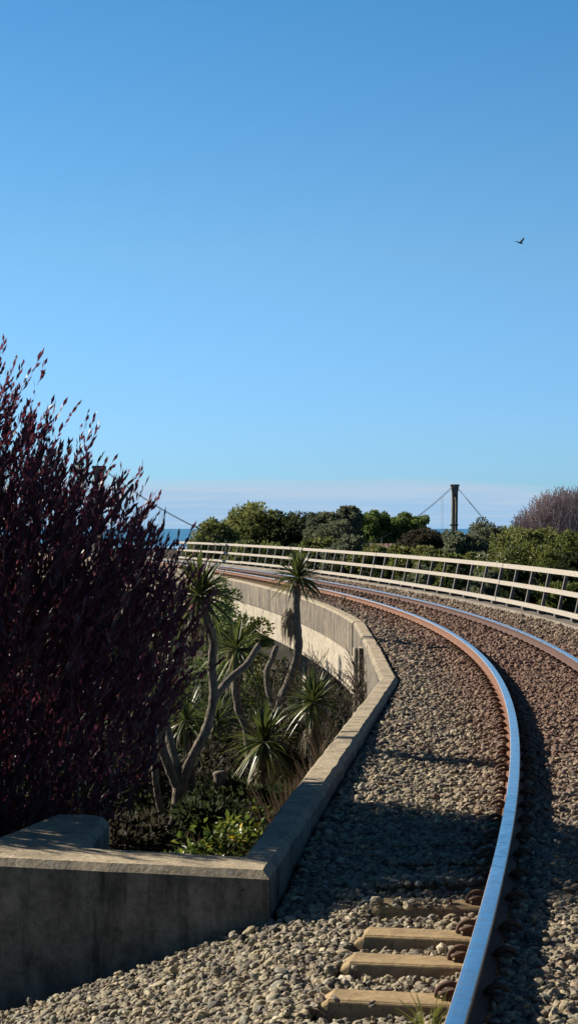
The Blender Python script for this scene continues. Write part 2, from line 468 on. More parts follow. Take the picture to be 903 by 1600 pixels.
def ballast_points():
    P = []; SC = []
    def region(y0, y1, x0, x1, dens, size, layer):
        n = int((y1 - y0) * (x1 - x0) * dens)
        y = rng.uniform(y0, y1, n); x = rng.uniform(x0, x1, n)
        sc = size * np.exp(np.clip(rng.normal(0, .30, n), -.9, .48))
        P.append(np.stack([x, y, np.full(n, layer)], 1)); SC.append(sc)
    region(5.6, 9.0, -2.2, 2.6, 2500, .0265, 0); region(5.6, 9.0, -2.2, 2.6, 1400, .028, 1)
    region(9.0, 14, -2.6, 3.3, 2400, .0255, 0); region(9.0, 14, -.6, 3.3, 1150, .028, 1)
    region(5.6, 11, -2.2, 2.6, 1500, .017, 1)
    region(14, 24, 0, 4.4, 1600, .028, 0); region(14, 24, 0, 4.4, 520, .031, 1)
    region(24, 40, 0, 5.2, 640, .034, 0); region(24, 40, 0, 5.2, 220, .042, 1)
    region(40, 90, -8, 5.2, 170, .050, 0)
    P_ = np.concatenate(P); sc = np.concatenate(SC)
    x, y, lay = P_.T
    u = u_of(x, y)
    keep = np.ones(len(x), bool)
    lx = np.where(y < 33.4, wall_x(y), -99)
    keep &= ~((y > 9.36) & (x < lx + .02 + sc * .3))
    keep &= ~((y > 33.4) & (u < -1.10))
    front = 9.38 + np.clip(-.1 - x, 0, 5) * .262                 # wing wall face
    keep &= ~((x < -.05) & (y > front - .02))
    keep &= u < G + 1.19
    keep &= x < .33 * y * .5 + 1.0 + .6
    for ur in (0, G):
        keep &= ~((np.abs(u - ur) < .075))
    # sleepers
    s = np.interp(y, RAIL[:, 1], S); sl = np.array(lastS)
    s_pt = s + u * 0.0 + (u * (-np.interp(s, S, NN[:, 1])) * -1)   # along-track coordinate of the point
    # nearest sleeper
    j = np.clip(np.searchsorted(sl, s_pt), 1, len(sl) - 1)
    ds = np.minimum(np.abs(s_pt - sl[j]), np.abs(s_pt - sl[j - 1]))
    onsl = (ds < .112) & (u > -.62) & (u < G + .62)
    pr = rng.uniform(0, 1, len(x))
    thin = np.where((y < 9.2) & (u < .0), .004, np.where((y < 9.6) & (u < 0), .10, np.where(y < 12, .75, np.where(y < 33, .5, .2))))
    keep &= ~(onsl & (pr > thin))
    keep &= ~((y < 9.5) & (u < -.06) & (u > -.20) & (ds < .10))
    nearrail = onsl & (u < G / 2) & (u < 0) & ((np.abs(u) < .17) | (np.abs(u - G) < .17)) & (y < 14)
    keep &= ~(nearrail & (pr > .25))
    x, y, lay, sc, u, onsl = x[keep], y[keep], lay[keep], sc[keep], u[keep], onsl[keep]
    n = len(x)
    z = bed_z(x, y, u) + lay * rng.uniform(.004, .022, n) * (sc / .04) + rng.normal(0, .006, n)
    z = np.where(onsl, np.maximum(z, .004 + sc * .28), z)
    rot = np.stack([rng.normal(0, .42, n), rng.normal(0, .42, n), rng.uniform(0, 6.28, n)], 1)
    asp = np.stack([rng.uniform(.95, 1.45, n), rng.uniform(.75, 1.05, n), rng.uniform(.45, .85, n)], 1)
    tone = np.clip(rng.beta(2.0, 1.9, n), 0, 1)
    r1 = np.exp(-((u) / .42) ** 2) + np.exp(-((u - G) / .42) ** 2) + .45 * ((u > 0) & (u < G))
    far = np.clip((y - 9) / 11, 0, 1)
    rust = np.clip(r1 * (.10 + .85 * far) + .50 * np.clip((y - 11) / 14, 0, 1) + rng.normal(0, .18, n), 0, .92) * np.clip(rng.uniform(.65, 1.4, n), 0, 1)
    return np.stack([x, y, z], 1), sc, rot, asp, tone, rust
bp, bs, brot, basp, btone, brust = ballast_points()
print('stones', len(bp))
me = bpy.data.meshes.new('ballast_stones')
me.vertices.add(len(bp)); me.vertices.foreach_set('co', bp.astype(np.float32).ravel())
for nm, data in (('tone', btone), ('rust', brust)):
    a = me.attributes.new(nm, 'FLOAT', 'POINT'); a.data.foreach_set('value', data.astype(np.float32))
for nm, data in (('rot', brot), ('scl', basp * bs[:, None] * .5)):
    a = me.attributes.new(nm, 'FLOAT_VECTOR', 'POINT'); a.data.foreach_set('vector', data.astype(np.float32).ravel())
ball = link_mesh('ballast_stones', me); me.materials.append(M['stone'])
tag(ball, 'loose greywacke ballast stones, tan and grey, rusty brown near the rails', 'ballast', kind='stuff')
ng = bpy.data.node_groups.new('stones', 'GeometryNodeTree')
ng.interface.new_socket('Geometry', in_out='INPUT', socket_type='NodeSocketGeometry')
ng.interface.new_socket('Geometry', in_out='OUTPUT', socket_type='NodeSocketGeometry')
N = ng.nodes; L = ng.links
gi = N.new('NodeGroupInput'); go = N.new('NodeGroupOutput')
iop = N.new('GeometryNodeInstanceOnPoints'); L.new(gi.outputs[0], iop.inputs['Points'])
g2i = N.new('GeometryNodeGeometryToInstance')
for v in range(12):
    ico = N.new('GeometryNodeMeshIcoSphere'); ico.inputs['Radius'].default_value = 1.0; ico.inputs['Subdivisions'].default_value = 2 if v % 3 else 3
    sp = N.new('GeometryNodeSetPosition')
    pos = N.new('GeometryNodeInputPosition')
    add = N.new('ShaderNodeVectorMath'); add.operation = 'ADD'; add.inputs[1].default_value = (v * 7.3, v * 3.1, -v * 5.7)
    L.new(pos.outputs[0], add.inputs[0])
    nz = N.new('ShaderNodeTexNoise'); nz.inputs['Scale'].default_value = .85; nz.inputs['Detail'].default_value = 1.2
    L.new(add.outputs[0], nz.inputs['Vector'])
    vo = N.new('ShaderNodeTexVoronoi'); vo.inputs['Scale'].default_value = .8; L.new(add.outputs[0], vo.inputs['Vector'])
    # displaced radially: 1 + a*(noise-.5) - b*voronoi
    m1 = N.new('ShaderNodeMath'); m1.operation = 'MULTIPLY_ADD'; m1.inputs[1].default_value = 1.7; m1.inputs[2].default_value = .40
    L.new(nz.outputs[0], m1.inputs[0])
    m2 = N.new('ShaderNodeMath'); m2.operation = 'MULTIPLY_ADD'; m2.inputs[1].default_value = -.35 if v % 2 else -.12
    L.new(vo.outputs['Distance'], m2.inputs[0]); L.new(m1.outputs[0], m2.inputs[2])
    sc = N.new('ShaderNodeVectorMath'); sc.operation = 'SCALE'; L.new(pos.outputs[0], sc.inputs[0]); L.new(m2.outputs[0], sc.inputs['Scale'])
    L.new(ico.outputs[0], sp.inputs['Geometry']); L.new(sc.outputs[0], sp.inputs['Position'])
    sm = N.new('GeometryNodeSetShadeSmooth'); sm.inputs['Shade Smooth'].default_value = (v % 3 == 0); L.new(sp.outputs[0], sm.inputs[0])
    mt = N.new('GeometryNodeSetMaterial'); mt.inputs['Material'].default_value = M['stone']
    L.new(sm.outputs[0], mt.inputs['Geometry'])
    gv = N.new('GeometryNodeGeometryToInstance'); L.new(mt.outputs[0], gv.inputs[0])
    if v == 0: jn = N.new('GeometryNodeJoinGeometry')
    L.new(gv.outputs[0], jn.inputs[0])
L.new(jn.outputs[0], iop.inputs['Instance'])
iop.inputs['Pick Instance'].default_value = True
for nm, sock in (('rot', 'Rotation'), ('scl', 'Scale')):
    na = N.new('GeometryNodeInputNamedAttribute'); na.data_type = 'FLOAT_VECTOR'; na.inputs['Name'].default_value = nm
    L.new(na.outputs[0], iop.inputs[sock])
L.new(iop.outputs[0], go.inputs[0])
md = ball.modifiers.new('stones', 'NODES'); md.node_group = ng

# ------------------------------------------------------------------ wing wall + parapet
def prism(name, outline, ztop, zbot, mat, parent=None, chamfer=.04, seg=1):
    bm = bmesh.new()
    rg = random.Random(31); dense = []
    for i, a in enumerate(outline):                       # worn, slightly uneven arrises
        b = outline[(i + 1) % len(outline)]; Ld = math.hypot(b[0] - a[0], b[1] - a[1]); k = max(1, int(Ld / .16))
        for j in range(k):
            t = j / k; q = 0.0 if j == 0 else .0035
            dense.append((a[0] + (b[0] - a[0]) * t + rg.gauss(0, q), a[1] + (b[1] - a[1]) * t + rg.gauss(0, q)))
    outline = dense
    vt = [bm.verts.new((x, y, ztop)) for x, y in outline]
    vb = [bm.verts.new((x, y, zbot)) for x, y in outline]
    n = len(outline)
    ft = bm.faces.new(vt); bm.faces.new(vb[::-1])
    for i in range(n):
        bm.faces.new([vt[i], vb[i], vb[(i + 1) % n], vt[(i + 1) % n]])
    bmesh.ops.recalc_face_normals(bm, faces=bm.faces)
    if chamfer:
        ed = [e for e in bm.edges if all(abs(v.co.z - ztop) < 1e-6 for v in e.verts)]
        bmesh.ops.bevel(bm, geom=ed, offset=chamfer, segments=seg, affect='EDGES', profile=.5)
    bm.normal_update()
    me = bpy.data.meshes.new(name); bm.to_mesh(me); bm.free()
    return link_mesh(name, me, parent, [mat])

ZT = .15
wall = empty('retaining_wall', (0, 9.4, 0)); tag(wall, 'low stained concrete parapet with a short wing wall beside the ballast', 'wall')
def loc(p): return (p[0], p[1] - 9.4)
outline = [(-.095, 9.36), (.2, 12.05), (.65, 16.14), (1.21, 21.3), (1.28, 26.3), (1.33, 33.5), (1.12, 33.6), (1.075, 26.35), (1.0, 21.2), (.44, 16.2), (-.01, 12.1), (-.245, 9.82),
           (-1.06, 10.10), (-1.04, 11.14), (-1.16, 11.25), (-1.37, 11.25), (-1.62, 10.3), (-2.9, 10.66), (-3.0, 10.14)]
wb = prism('wall_body', [loc(p) for p in outline], ZT, -3.6, M['wall'], wall, chamfer=.038)
# outside buttresses on the hidden side of the parapet
pil = MB()
pil.box((1.09 - .04, 28.4 - 9.4, -1.42), (.05, .45, 2.9))
pil.build('buttress', M['wall'], wall)
pipe = MB(); pipe.tube([(1.06, 30.6 - 9.4, -.12), (1.06, 30.6 - 9.4, -2.6)], .045, 10); pipe.build('drain_pipe', M['girder'], wall)
# ------------------------------------------------------------------ bridge
SB0 = s_of_y(33.65); SB1 = SMAX - 2
bridge = empty('railway_bridge', (0, 0, 0)); tag(bridge, 'curved concrete railway bridge with pale girder under a grey parapet band', 'bridge')
sweep('parapet_band', [(-1.16, ZT), (-1.12, ZT - .035), (-1.12, -.45), (-1.34, -.45), (-1.34, ZT - .035), (-1.30, ZT)], SB0, SB1, .8, M['parapet'], bridge)
sweep('main_girder', [(-1.12, -.453), (-1.12, -1.16), (-1.29, -1.18), (-1.305, -1.16), (-1.305, -.453)], SB0 + .1, SB1, .8, M['girder'], bridge)
sweep('main_girder', [(2.35, -.42), (2.35, -1.16), (2.6, -1.16), (2.6, -.42)], SB0 + .1, SB1, .8, M['girder'], bridge)
sweep('deck_slab', [(-1.115, -.22), (2.90, -.22), (2.90, -.41), (-1.115, -.41)], SB0 - 1.2, SB1, .8, M['parapet'], bridge)
for yp in (46.5, 62.0, 78.0):
    s = s_of_y(yp); c = tr(s, .65); hd = head_at(s)
    mb = MB(); Mr = Matrix.Rotation(hd, 3, 'Z')
    mb.box((c[0], c[1], -1.42), (3.8, .85, .5), Mr)
    mb.build('pier_cap', M['girder'], bridge)
    for uu in (-.75, 2.0):
        q = tr(s, uu); mc = MB(); mc.box((q[0], q[1], -5.0), (.6, .6, 6.7), Mr); mc.build('pier_column', M['girder'], bridge)
# kerb and walkway on the fence side
kw = empty('walkway', (0, 0, 0)); tag(kw, 'narrow concrete kerb and walkway at the foot of the timber fence', 'walkway')
sweep('kerb', [(G + 1.20, -.3), (G + 1.20, .11), (G + 1.215, .125), (G + 1.30, .125), (G + 1.30, -.3)], 1.0, SB1, .8, M['kerb'], kw)
sweep('walkway_slab', [(G + 1.303, -.2), (G + 1.303, .095), (G + 1.85, .095), (G + 1.85, -.2)], 1.0, SB1, .8, M['kerb'], kw)

# ------------------------------------------------------------------ fence
fence = empty('timber_fence', (0, 0, 0)); tag(fence, 'long three-rail fence of pale timber on raked dark posts along the far side', 'fence')
UF = G + 1.47
s = s_of_y(23.5); js = [s_of_y(24), s_of_y(41.8), s_of_y(57.6), s_of_y(70.0), s_of_y(82.0), s_of_y(96)]
zs = [(.955, .095), (.590, .088), (.225, .088)]
for a, b in zip(js[:-1], js[1:]):
    for zc, hh in zs:
        zc = zc + random.uniform(-.010, .010)
        r_ = sweep('fence_board', [(UF - .03 + zc * .22, zc - hh / 2), (UF - .03 + (zc + hh) * .22 - .012, zc + hh / 2), (UF + .012 + (zc + hh) * .22 - .012, zc + hh / 2), (UF + .012 + zc * .22, zc - hh / 2)], a + .03, b - .03, .7, M['fence'], fence)
postmb = None; s = js[0] + .5; k = 0
pm = MB()
def postshape():
    mb = MB()
    Mr = Matrix.Rotation(R(12.4), 3, 'Y')
    mb.box((.145, 0, .425), (.060, .085, .86), Mr)
    mb.box((.09, 0, .05), (.20, .15, .045))
    mb.box((.16, 0, .0), (.28, .07, .10))
    mb.tube([(.05, -.05, .05), (.05, -.05, .10)], .013, 6); mb.tube([(.05, .05, .05), (.05, .05, .10)], .013, 6)
    return mb
first = None
while s < js[-1]:
    c = tr(s, UF); hd = head_at(s)
    if first is None: o = first = postshape().build('fence_post', M['post'], fence)
    else: o = first.copy(); COL.objects.link(o); o.parent = fence
    o.location = (c[0], c[1], .10); o.rotation_euler = (0, 0, hd + random.uniform(-.02, .02))
    s += 1.60

# ------------------------------------------------------------------ terrain, sea
def terr(x, y):
    base = np.interp(y, [0, 8, 11, 16, 25, 35, 60, 120, 200, 1250, 1350], [-.9, -.8, -.65, -.85, -1.75, -3.1, -5.5, -7.5, -10, -11.8, -14])
    base = base - .05 * np.clip(-x - 2, 0, 40) * np.clip(y / 30, 0, 1) + .12 * np.sin(x * 1.7 + y * .6) * np.clip(y / 20, 0, 1)
    hump = ((x > wall_x(y) + .25) | (y < 9.6)) & (y < 33) & (x < 7)
    base = np.where(hump, np.where(y < 9.6, -1.15, -.35), base)
    base = np.where((y < 9.9) & (x > .6), -.35, base)
    return base
gx = np.concatenate([np.arange(-2400, -400, 250), np.arange(-400, -40, 20), np.arange(-40, -6, 2), np.arange(-6, 8, .25), np.arange(8, 60, 2), np.arange(60, 420, 20), np.arange(420, 2500, 250)])
gy = np.concatenate([np.arange(-60, 0, 10), np.arange(0, 40, .25), np.arange(40, 130, 1.5), np.arange(130, 320, 8), np.arange(320, 1500, 60)])
X, Y = np.meshgrid(gx, gy); Z = terr(X, Y)
idx = np.arange(X.size).reshape(X.shape)
Ft = np.stack([idx[:-1, :-1], idx[:-1, 1:], idx[1:, 1:], idx[1:, :-1]], -1).reshape(-1, 4)
gr = mesh_np('ground', np.stack([X.ravel(), Y.ravel(), Z.ravel()], 1), Ft, [M['soil']], smooth=False); tag(gr, kind='structure')
# sea
m, nt, b, out = newmat('sea_water'); g = NT(nt); P = g.gen()
n1 = g.noise(P, .02, 4, .6, stretch=(1, .15, 1))
nt.links.new(g.mix(g.ramp(n1, [(.35, 0), (.65, 1)]), (.025, .13, .26), (.04, .18, .33)), b.inputs['Base Color'])
b.inputs['Roughness'].default_value = .45; b.inputs['Specular IOR Level'].default_value = .25
g.bump(g.noise(P, .5, 4, .6), .5, .4, b)
M['sea'] = m
sea = mesh_np('sea', [(-6000, 1300, -12.6), (6000, 1300, -12.6), (6000, 6900, -12.6), (-6000, 6900, -12.6)], [[0, 1, 2, 3]], [m]); tag(sea, kind='structure')

# ------------------------------------------------------------------ foliage helpers
def unit(v): return v / np.maximum(np.linalg.norm(v, axis=-1, keepdims=True), 1e-9)
def leaves(base, d, length, width, tone, fold=.25, curl=.0, mid=.45):
    """kite leaves with a fold: base (n,3), direction d (n,3)"""
    n = len(base); d = unit(d)
    side = unit(np.cross(d, unit(rng.normal(0, 1, (n, 3)))))
    nor = np.cross(side, d)
    L_ = np.asarray(length).reshape(-1, 1) * np.ones((n, 1)); W = np.asarray(width).reshape(-1, 1) * np.ones((n, 1))
    tip = base + d * L_ + nor * L_ * curl
    m_ = base + d * L_ * mid + nor * L_ * curl * .2
    a = m_ + side * W * .5 + nor * W * fold; b_ = m_ - side * W * .5 + nor * W * fold
    V = np.stack([base, a, tip, b_], 1).reshape(-1, 3)
    i = np.arange(n)[:, None] * 4
    Fc = np.concatenate([i + np.array([[0, 1, 2]]), i + np.array([[0, 2, 3]])], 1).reshape(-1, 3)
    return V, Fc, np.repeat(tone, 4)

def crown_mesh(name, clumps, per, leaf, wid, mat, parent, up=.2, flat=.8, tone_mu=.5, tone_sd=.2, extra=None):
    """clumps: (n,4) centre+radius. leaves sit on and inside every clump, facing outward"""
    Vs = []; Fs = []; Ts = []; off = 0
    C = np.repeat(clumps[:, :3], per, 0); Rr = np.repeat(clumps[:, 3], per)
    d = unit(rng.normal(0, 1, C.shape)); 
    rr = Rr * np.power(rng.uniform(.25, 1, len(Rr)), .4)
    base = C + d * rr[:, None] * np.array([1, 1, flat])
    dd = unit(d + rng.normal(0, .55, d.shape) + np.array([0, 0, up]))
    ct = np.repeat(rng.normal(tone_mu, tone_sd * .7, len(clumps)), per)
    tone = np.clip(ct + rng.normal(0, tone_sd, len(C)), 0, 1)
    V, Fc, T = leaves(base, dd, leaf * rng.uniform(.7, 1.3, len(C)), wid * rng.uniform(.7, 1.3, len(C)), tone)
    return mesh_np(name, V, Fc, [mat], parent, attrs={'tone': T})

def ell_clumps(n, c, r, cr, fill=.55, seed=0, squash_bottom=.6, pw=2.0):
    rg = np.random.default_rng(seed + 11)
    d = unit(rg.normal(0, 1, (n, 3)))
    d[:, 2] = np.where(d[:, 2] < 0, d[:, 2] * squash_bottom, d[:, 2])
    d = d / ((np.abs(d) ** pw).sum(1, keepdims=True) ** (1 / pw))
    rad = np.power(rg.uniform(fill ** 3, 1, n), 1 / 3)
    lump = 1 + .12 * np.sin(d[:, 0] * 5 + seed) + .1 * np.sin(d[:, 2] * 7 + seed * 2) + rg.normal(0, .06, n)
    P = np.array(c) + d * (rad * lump)[:, None] * np.array(r)
    return np.concatenate([P, (cr * rg.uniform(.6, 1.35, n))[:, None]], 1)

def limb_tree(root, c, r, base, mat, n=9, r0=.12, seed=1, tips=None):
    """tapered trunk with forks reaching into the crown"""
    rg = random.Random(seed)
    mb = MB(); b0 = Vector(base); cc = Vector(c)
    fork = b0.lerp(cc, .45) + Vector((rg.uniform(-.1, .1), rg.uniform(-.1, .1), 0)) * r[0]
    mb.tube([b0, b0.lerp(fork, .5) + Vector((.05 * r[0], 0, 0)), fork], [r0, r0 * .8, r0 * .62], 8)
    for i in range(n):
        a = i / n * 6.28 + rg.uniform(-.3, .3)
        e = cc + Vector((math.cos(a) * r[0] * .75, math.sin(a) * r[1] * .75, rg.uniform(-.3, .8) * r[2]))
        m1 = fork.lerp(e, .5) + Vector((0, 0, .1 * r[2]))
        mb.tube([fork, m1, e], [r0 * .45, r0 * .28, r0 * .1], 6)
    return mb.build('trunk', mat, root)

def shrub(name, label, cat, cpx, top, hw, D, kind, group=None, depth=None, leaf=.09, nc=40, per=70, zb=None, cr=.3, seed=1, up=.2, shape=1.0, tone=.5, fill=.5, wid=.6, bark='bark_dark', trunk=True, dome=2.2):
    """tree or shrub given by crown centre px, top px, half width px and distance"""
    x = (cpx - 451.5) / F * D; zt = CAMZ - (top + 3 - 820) / F * D; rx = hw / F * D * 1.13
    ground = float(terr(np.array(x), np.array(D)))
    if zb is None: zb = ground + .1
    zb = max(zb, zt - dome * rx)
    rz = (zt - zb) / 2 * shape; cz = zt - rz
    ry = depth if depth else rx
    root = empty(name, (x, D, ground)); tag(root, label, cat, group)
    c = np.array([0, 0, cz - ground]); r = np.array([rx, ry, rz])
    if nc >= 80: nc = int(nc * 2.6); per = int(per * .60); cr = cr * .62
    cl = ell_clumps(nc, c, r * np.array([.90, .90, .93]), cr * min(rx, rz), fill=fill, seed=seed, squash_bottom=1.0, pw=2.5)
    crown_mesh('crown', cl, per, leaf, leaf * wid, M['leaf_' + kind], root, up=up, tone_mu=tone)
    if trunk: limb_tree(root, c, r, (0, 0, -.1), M[bark], n=6, r0=max(.03, rx * .05), seed=seed)
    return root

# ------------------------------------------------------------------ purple tree
def purple_tree():
    cx, cy, cz = -2.70, 12.42, .92
    g0 = float(terr(np.array(cx), np.array(cy)))
    root = empty('purple_shrub', (cx, cy, g0)); tag(root, 'tall purple-leaved shrub with upright narrow leaves behind the wing wall', 'shrub')
    rx, ry = 2.05, 1.36
    n = 9800
    d = unit(rng.normal(0, 1, (n, 3)))
    rad = np.power(rng.uniform(.18, 1, n), 1 / 2.2)
    rzz = np.where(d[:, 2] > 0, 1.88, 1.72)
    lump = 1 + .055 * np.sin(d[:, 0] * 9 + 1) + .05 * np.sin(d[:, 2] * 8 + d[:, 1] * 5)
    P = d * (rad * lump)[:, None] * np.stack([np.full(n, rx), np.full(n, ry), rzz], 1)
    P[:, 2] *= np.where(P[:, 2] > 0, np.interp(P[:, 0], [-3, .75, 1.07, 1.3, 1.8], [1.06, 1.06, .93, .82, .82]), 1)
    # the skirt is narrower below
    low = np.clip((-P[:, 2] - .35) / 1.3, 0, 1)
    P[:, 0] *= 1 - .30 * low; P[:, 1] *= 1 - .28 * low
    # shoots: grow up and outward
    out = P * np.array([.35, .35, .12]); sd = unit(unit(out) * .55 * rad[:, None] + np.array([0, 0, 1.0]) + rng.normal(0, .2, (n, 3)))
    L = rng.uniform(.14, .30, n) * np.where((rad > .9) & (rng.uniform(0, 1, n) < .3), 1.5, 1)
    NL = 15
    t = np.tile(np.linspace(.08, 1.0, NL), n)
    B = np.repeat(P, NL, 0) + np.repeat(sd, NL, 0) * (t * np.repeat(L, NL))[:, None]
    az = rng.uniform(0, 6.28, n * NL)
    ld = unit(np.repeat(sd, NL, 0) * (1.0 + t[:, None]) + np.stack([np.cos(az), np.sin(az), np.full(n * NL, .25)], 1) * (1.15 - .7 * t)[:, None])
    tone = np.clip(np.repeat(rng.normal(.45, .15, n), NL) + rng.normal(0, .18, n * NL), 0, 1)
    V, Fc, T = leaves(B, ld, rng.uniform(.034, .088, n * NL), rng.uniform(.012, .025, n * NL), tone, fold=.2, curl=.08, mid=.5)
    c = np.array([0, 0, cz - g0])
    mesh_np('foliage', V + c, Fc, [M['purple']], root, attrs={'tone': T})
    # leading shoots that break the outline
    mb = MB(); mbk = MB()
    for i in range(0, n, 4):
        p = Vector((P[i] + c).tolist()); q = p + Vector((sd[i] * L[i]).tolist())
        mb.tube([p - Vector((0, 0, .12)), p, q], [.004, .0032, .0015], 3, cap=False)
    mb.build('twigs', M['bark_dark'], root)
    for k in range(16):
        a = k * .39 + random.uniform(-.2, .2); rr = random.uniform(.5, .85)
        e = Vector((math.cos(a) * rx * rr, math.sin(a) * ry * rr, cz - g0 + random.uniform(-.2, 1.2)))
        mid_ = Vector((e.x * .4, e.y * .4, e.z * .5))
        mbk.tube([(random.uniform(-.08, .08), random.uniform(-.08, .08), -.1), mid_, e], [.05, .032, .010], 6, lump=.05)
    mbk.build('trunk', M['bark_dark'], root)
purple_tree()

# ------------------------------------------------------------------ cabbage trees
def sword_crown(mb_arr, c, rad, n=85, wid=.03, droop=.35, tilt=(0, 0), elev=(-.9, 1.5), seed=0):
    rg = np.random.default_rng(seed + 100)
    V = []; Fc = []; T = []
    K = 6
    for i in range(n):
        el = elev[0] + (elev[1] - elev[0]) * (rg.uniform(0, 1) ** .75)
        az = rg.uniform(0, 6.283)
        d = np.array([math.cos(az) * math.cos(el) + tilt[0], math.sin(az) * math.cos(el) + tilt[1], math.sin(el)]); d /= np.linalg.norm(d)
        Lf = rad * rg.uniform(.78, 1.12)
        side = np.cross(d, [0, 0, 1.0]); 
        if np.linalg.norm(side) < .1: side = np.array([1.0, 0, 0])
        side /= np.linalg.norm(side); side = side * math.cos(.5) + np.cross(d, side) * math.sin(.5) * rg.choice([-1, 1]) * rg.uniform(0, 1)
        side /= np.linalg.norm(side)
        nor = np.cross(side, d)
        dr = droop * rg.uniform(.3, 1.5) * (1.4 - .6 * max(el, 0))
        prof = [.45, .9, 1.0, .85, .55, .06]
        b0 = len(V)
        for k in range(K):
            t = k / (K - 1)
            p = np.array(c) + d * (.02 + Lf * t) - np.array([0, 0, 1.0]) * dr * Lf * t ** 2.6 * .55
            w = wid * prof[k] * .5
            V += [p - side * w + nor * w * .45, p, p + side * w + nor * w * .45]
        tn = np.clip(rg.normal(.35, .2) + (.35 if el < -.2 else 0), 0, 1)
        T += [tn] * (K * 3)
        for k in range(K - 1):
            a = b0 + k * 3
            Fc += [[a, a + 1, a + 4, a + 3], [a + 1, a + 2, a + 5, a + 4]]
    mb_arr.append((V, Fc, T))

def dead_skirt(c, length, n, spread, seed=0, wid=.02):
    rg = np.random.default_rng(seed + 300); V = []; Fc = []; T = []
    for i in range(n):
        az = rg.uniform(0, 6.283); r = spread * rg.uniform(.5, 1.0); Lf = length * rg.uniform(.5, 1.1)
        o = np.array(c) + np.array([math.cos(az) * .04, math.sin(az) * .04, rg.uniform(-.25, .1) * length])
        e = o + np.array([math.cos(az) * r, math.sin(az) * r, -Lf])
        m_ = (o + e) / 2 + np.array([math.cos(az) * r * .4, math.sin(az) * r * .4, .1 * Lf])
        sd = np.array([-math.sin(az), math.cos(az), rg.uniform(-.5, .5)]) * wid * .5
        b0 = len(V)
        V += [o - sd, o + sd, m_ - sd, m_ + sd, e - sd * .3, e + sd * .3]; T += [rg.uniform(0, 1)] * 6
        Fc += [[b0, b0 + 1, b0 + 3, b0 + 2], [b0 + 2, b0 + 3, b0 + 5, b0 + 4]]
    return V, Fc, T

def cabbage(label, D, stems, crowns, skirts=(), basept=None, rad=.5, group='cabbage trees on the slope below the bridge'):
    """stems: list of (photo points, radius0, radius1[, depth shift]); crowns: (px,py,radius m,n,tilt,elev)"""
    bp_ = at(*basept, D) if basept else at(*stems[0][0][0], D)
    g0 = float(terr(np.array(bp_.x), np.array(D)))
    O = Vector((bp_.x, D, min(g0, bp_.z)))
    root = empty('cabbage_tree', O); tag(root, label, 'cabbage tree', group)
    for st in stems:
        pl, r0, r1 = st[:3]; dd = st[3] if len(st) > 3 else 0.0
        n = len(pl)
        P = [at(px, py, D + dd * i / max(1, n - 1)) - O for i, (px, py) in enumerate(pl)]
        # refine
        Q = []; RR = []
        for i in range(n - 1):
            p0 = P[max(i - 1, 0)]; p1 = P[i]; p2 = P[i + 1]; p3 = P[min(i + 2, n - 1)]
            for k in range(6):
                t = k / 6
                q = .5 * ((2 * p1) + (p2 - p0) * t + (2 * p0 - 5 * p1 + 4 * p2 - p3) * t * t + (3 * p1 - p0 - 3 * p2 + p3) * t ** 3)
                Q.append(q); f = (i + t) / (n - 1); RR.append(r0 + (r1 - r0) * f)
        Q.append(P[-1]); RR.append(r1)
        if st is stems[0]:
            Q.insert(0, Vector((Q[0].x, Q[0].y, -.3))) if Q[0].z > -.05 else None
            if len(Q) > len(RR): RR.insert(0, r0 * 1.25)
        mb = MB(); mb.tube(Q, RR, 12, lump=.11); mb.build('trunk', M['bark_grey'], root)
    for i, cr in enumerate(crowns):
        px, py, rad_, n_, tilt, elev = cr[:6]; dd = cr[6] if len(cr) > 6 else 0
        arr = []; c = at(px, py, D + dd) - O
        sword_crown(arr, c, rad_, n_, wid=cr[7] if len(cr) > 7 else .028, tilt=tilt, elev=elev, seed=int(px * 7 + py))
        V, Fc, T = arr[0]
        mesh_np('leaf_crown', np.array(V), np.array(Fc), [M['palm']], root, attrs={'tone': T}, smooth=False)
        V, Fc, T = dead_skirt(c, rad_ * .6, 16, rad_ * .26, seed=i)
        mesh_np('dead_leaf_skirt', np.array(V), np.array(Fc), [M['palm_dead']], root, attrs={'tone': T})
    for (px, py, ln, n_, sp) in skirts:
        V, Fc, T = dead_skirt(at(px, py, D) - O, ln, n_, sp, seed=int(px))
        mesh_np('dead_leaf_skirt', np.array(V), np.array(Fc), [M['palm_dead']], root, attrs={'tone': T})
    return root

FULL = (-.75, 1.5)
# many-stemmed tree beside the purple shrub
cabbage('many-stemmed grey cabbage tree forking low beside the purple shrub, shaggy crown at its top', 15.85,
    [([(277, 1300), (279, 1260), (283, 1220)], .070, .058),
     ([(283, 1222), (300, 1184), (323, 1138), (334, 1090), (331, 1040), (333, 1000), (318, 950)], .044, .031),
     ([(281, 1222), (268, 1165), (258, 1120), (262, 1090)], .042, .030, .3),
     ([(279, 1232), (262, 1190), (252, 1160), (253, 1110), (248, 1085)], .044, .030, -.2),
     ([(268, 1300), (252, 1262), (244, 1220), (241, 1165), (239, 1115)], .034, .026, -.3),
     ([(334, 1092), (356, 1064), (384, 1040), (404, 1008)], .033, .028, .4)],
    [(312, 930, .40, 120, (-.05, -.1), (-1.1, 1.5)),
     (262, 1078, .34, 60, (.25, -.2), (-.9, 1.0), .5),
     (243, 1082, .30, 50, (-.1, .1), FULL, -.4)],
    skirts=[(318, 970, .36, 22, .11)])
cabbage('tall cabbage tree with one round spiky head against the girder, bare side branch', 29.5,
    [([(428, 1222), (428, 1180), (429, 1130), (442, 1088), (457, 1050), (466, 1010), (463, 960), (463, 915)], .088, .055),
     ([(431, 1112), (420, 1085), (417, 1050), (425, 1030), (432, 1010)], .055, .04, .5)],
    [(464, 902, .50, 130, (0, -.1), (-.95, 1.5), 0, .035)], skirts=[(452, 955, .50, 50, .12)])
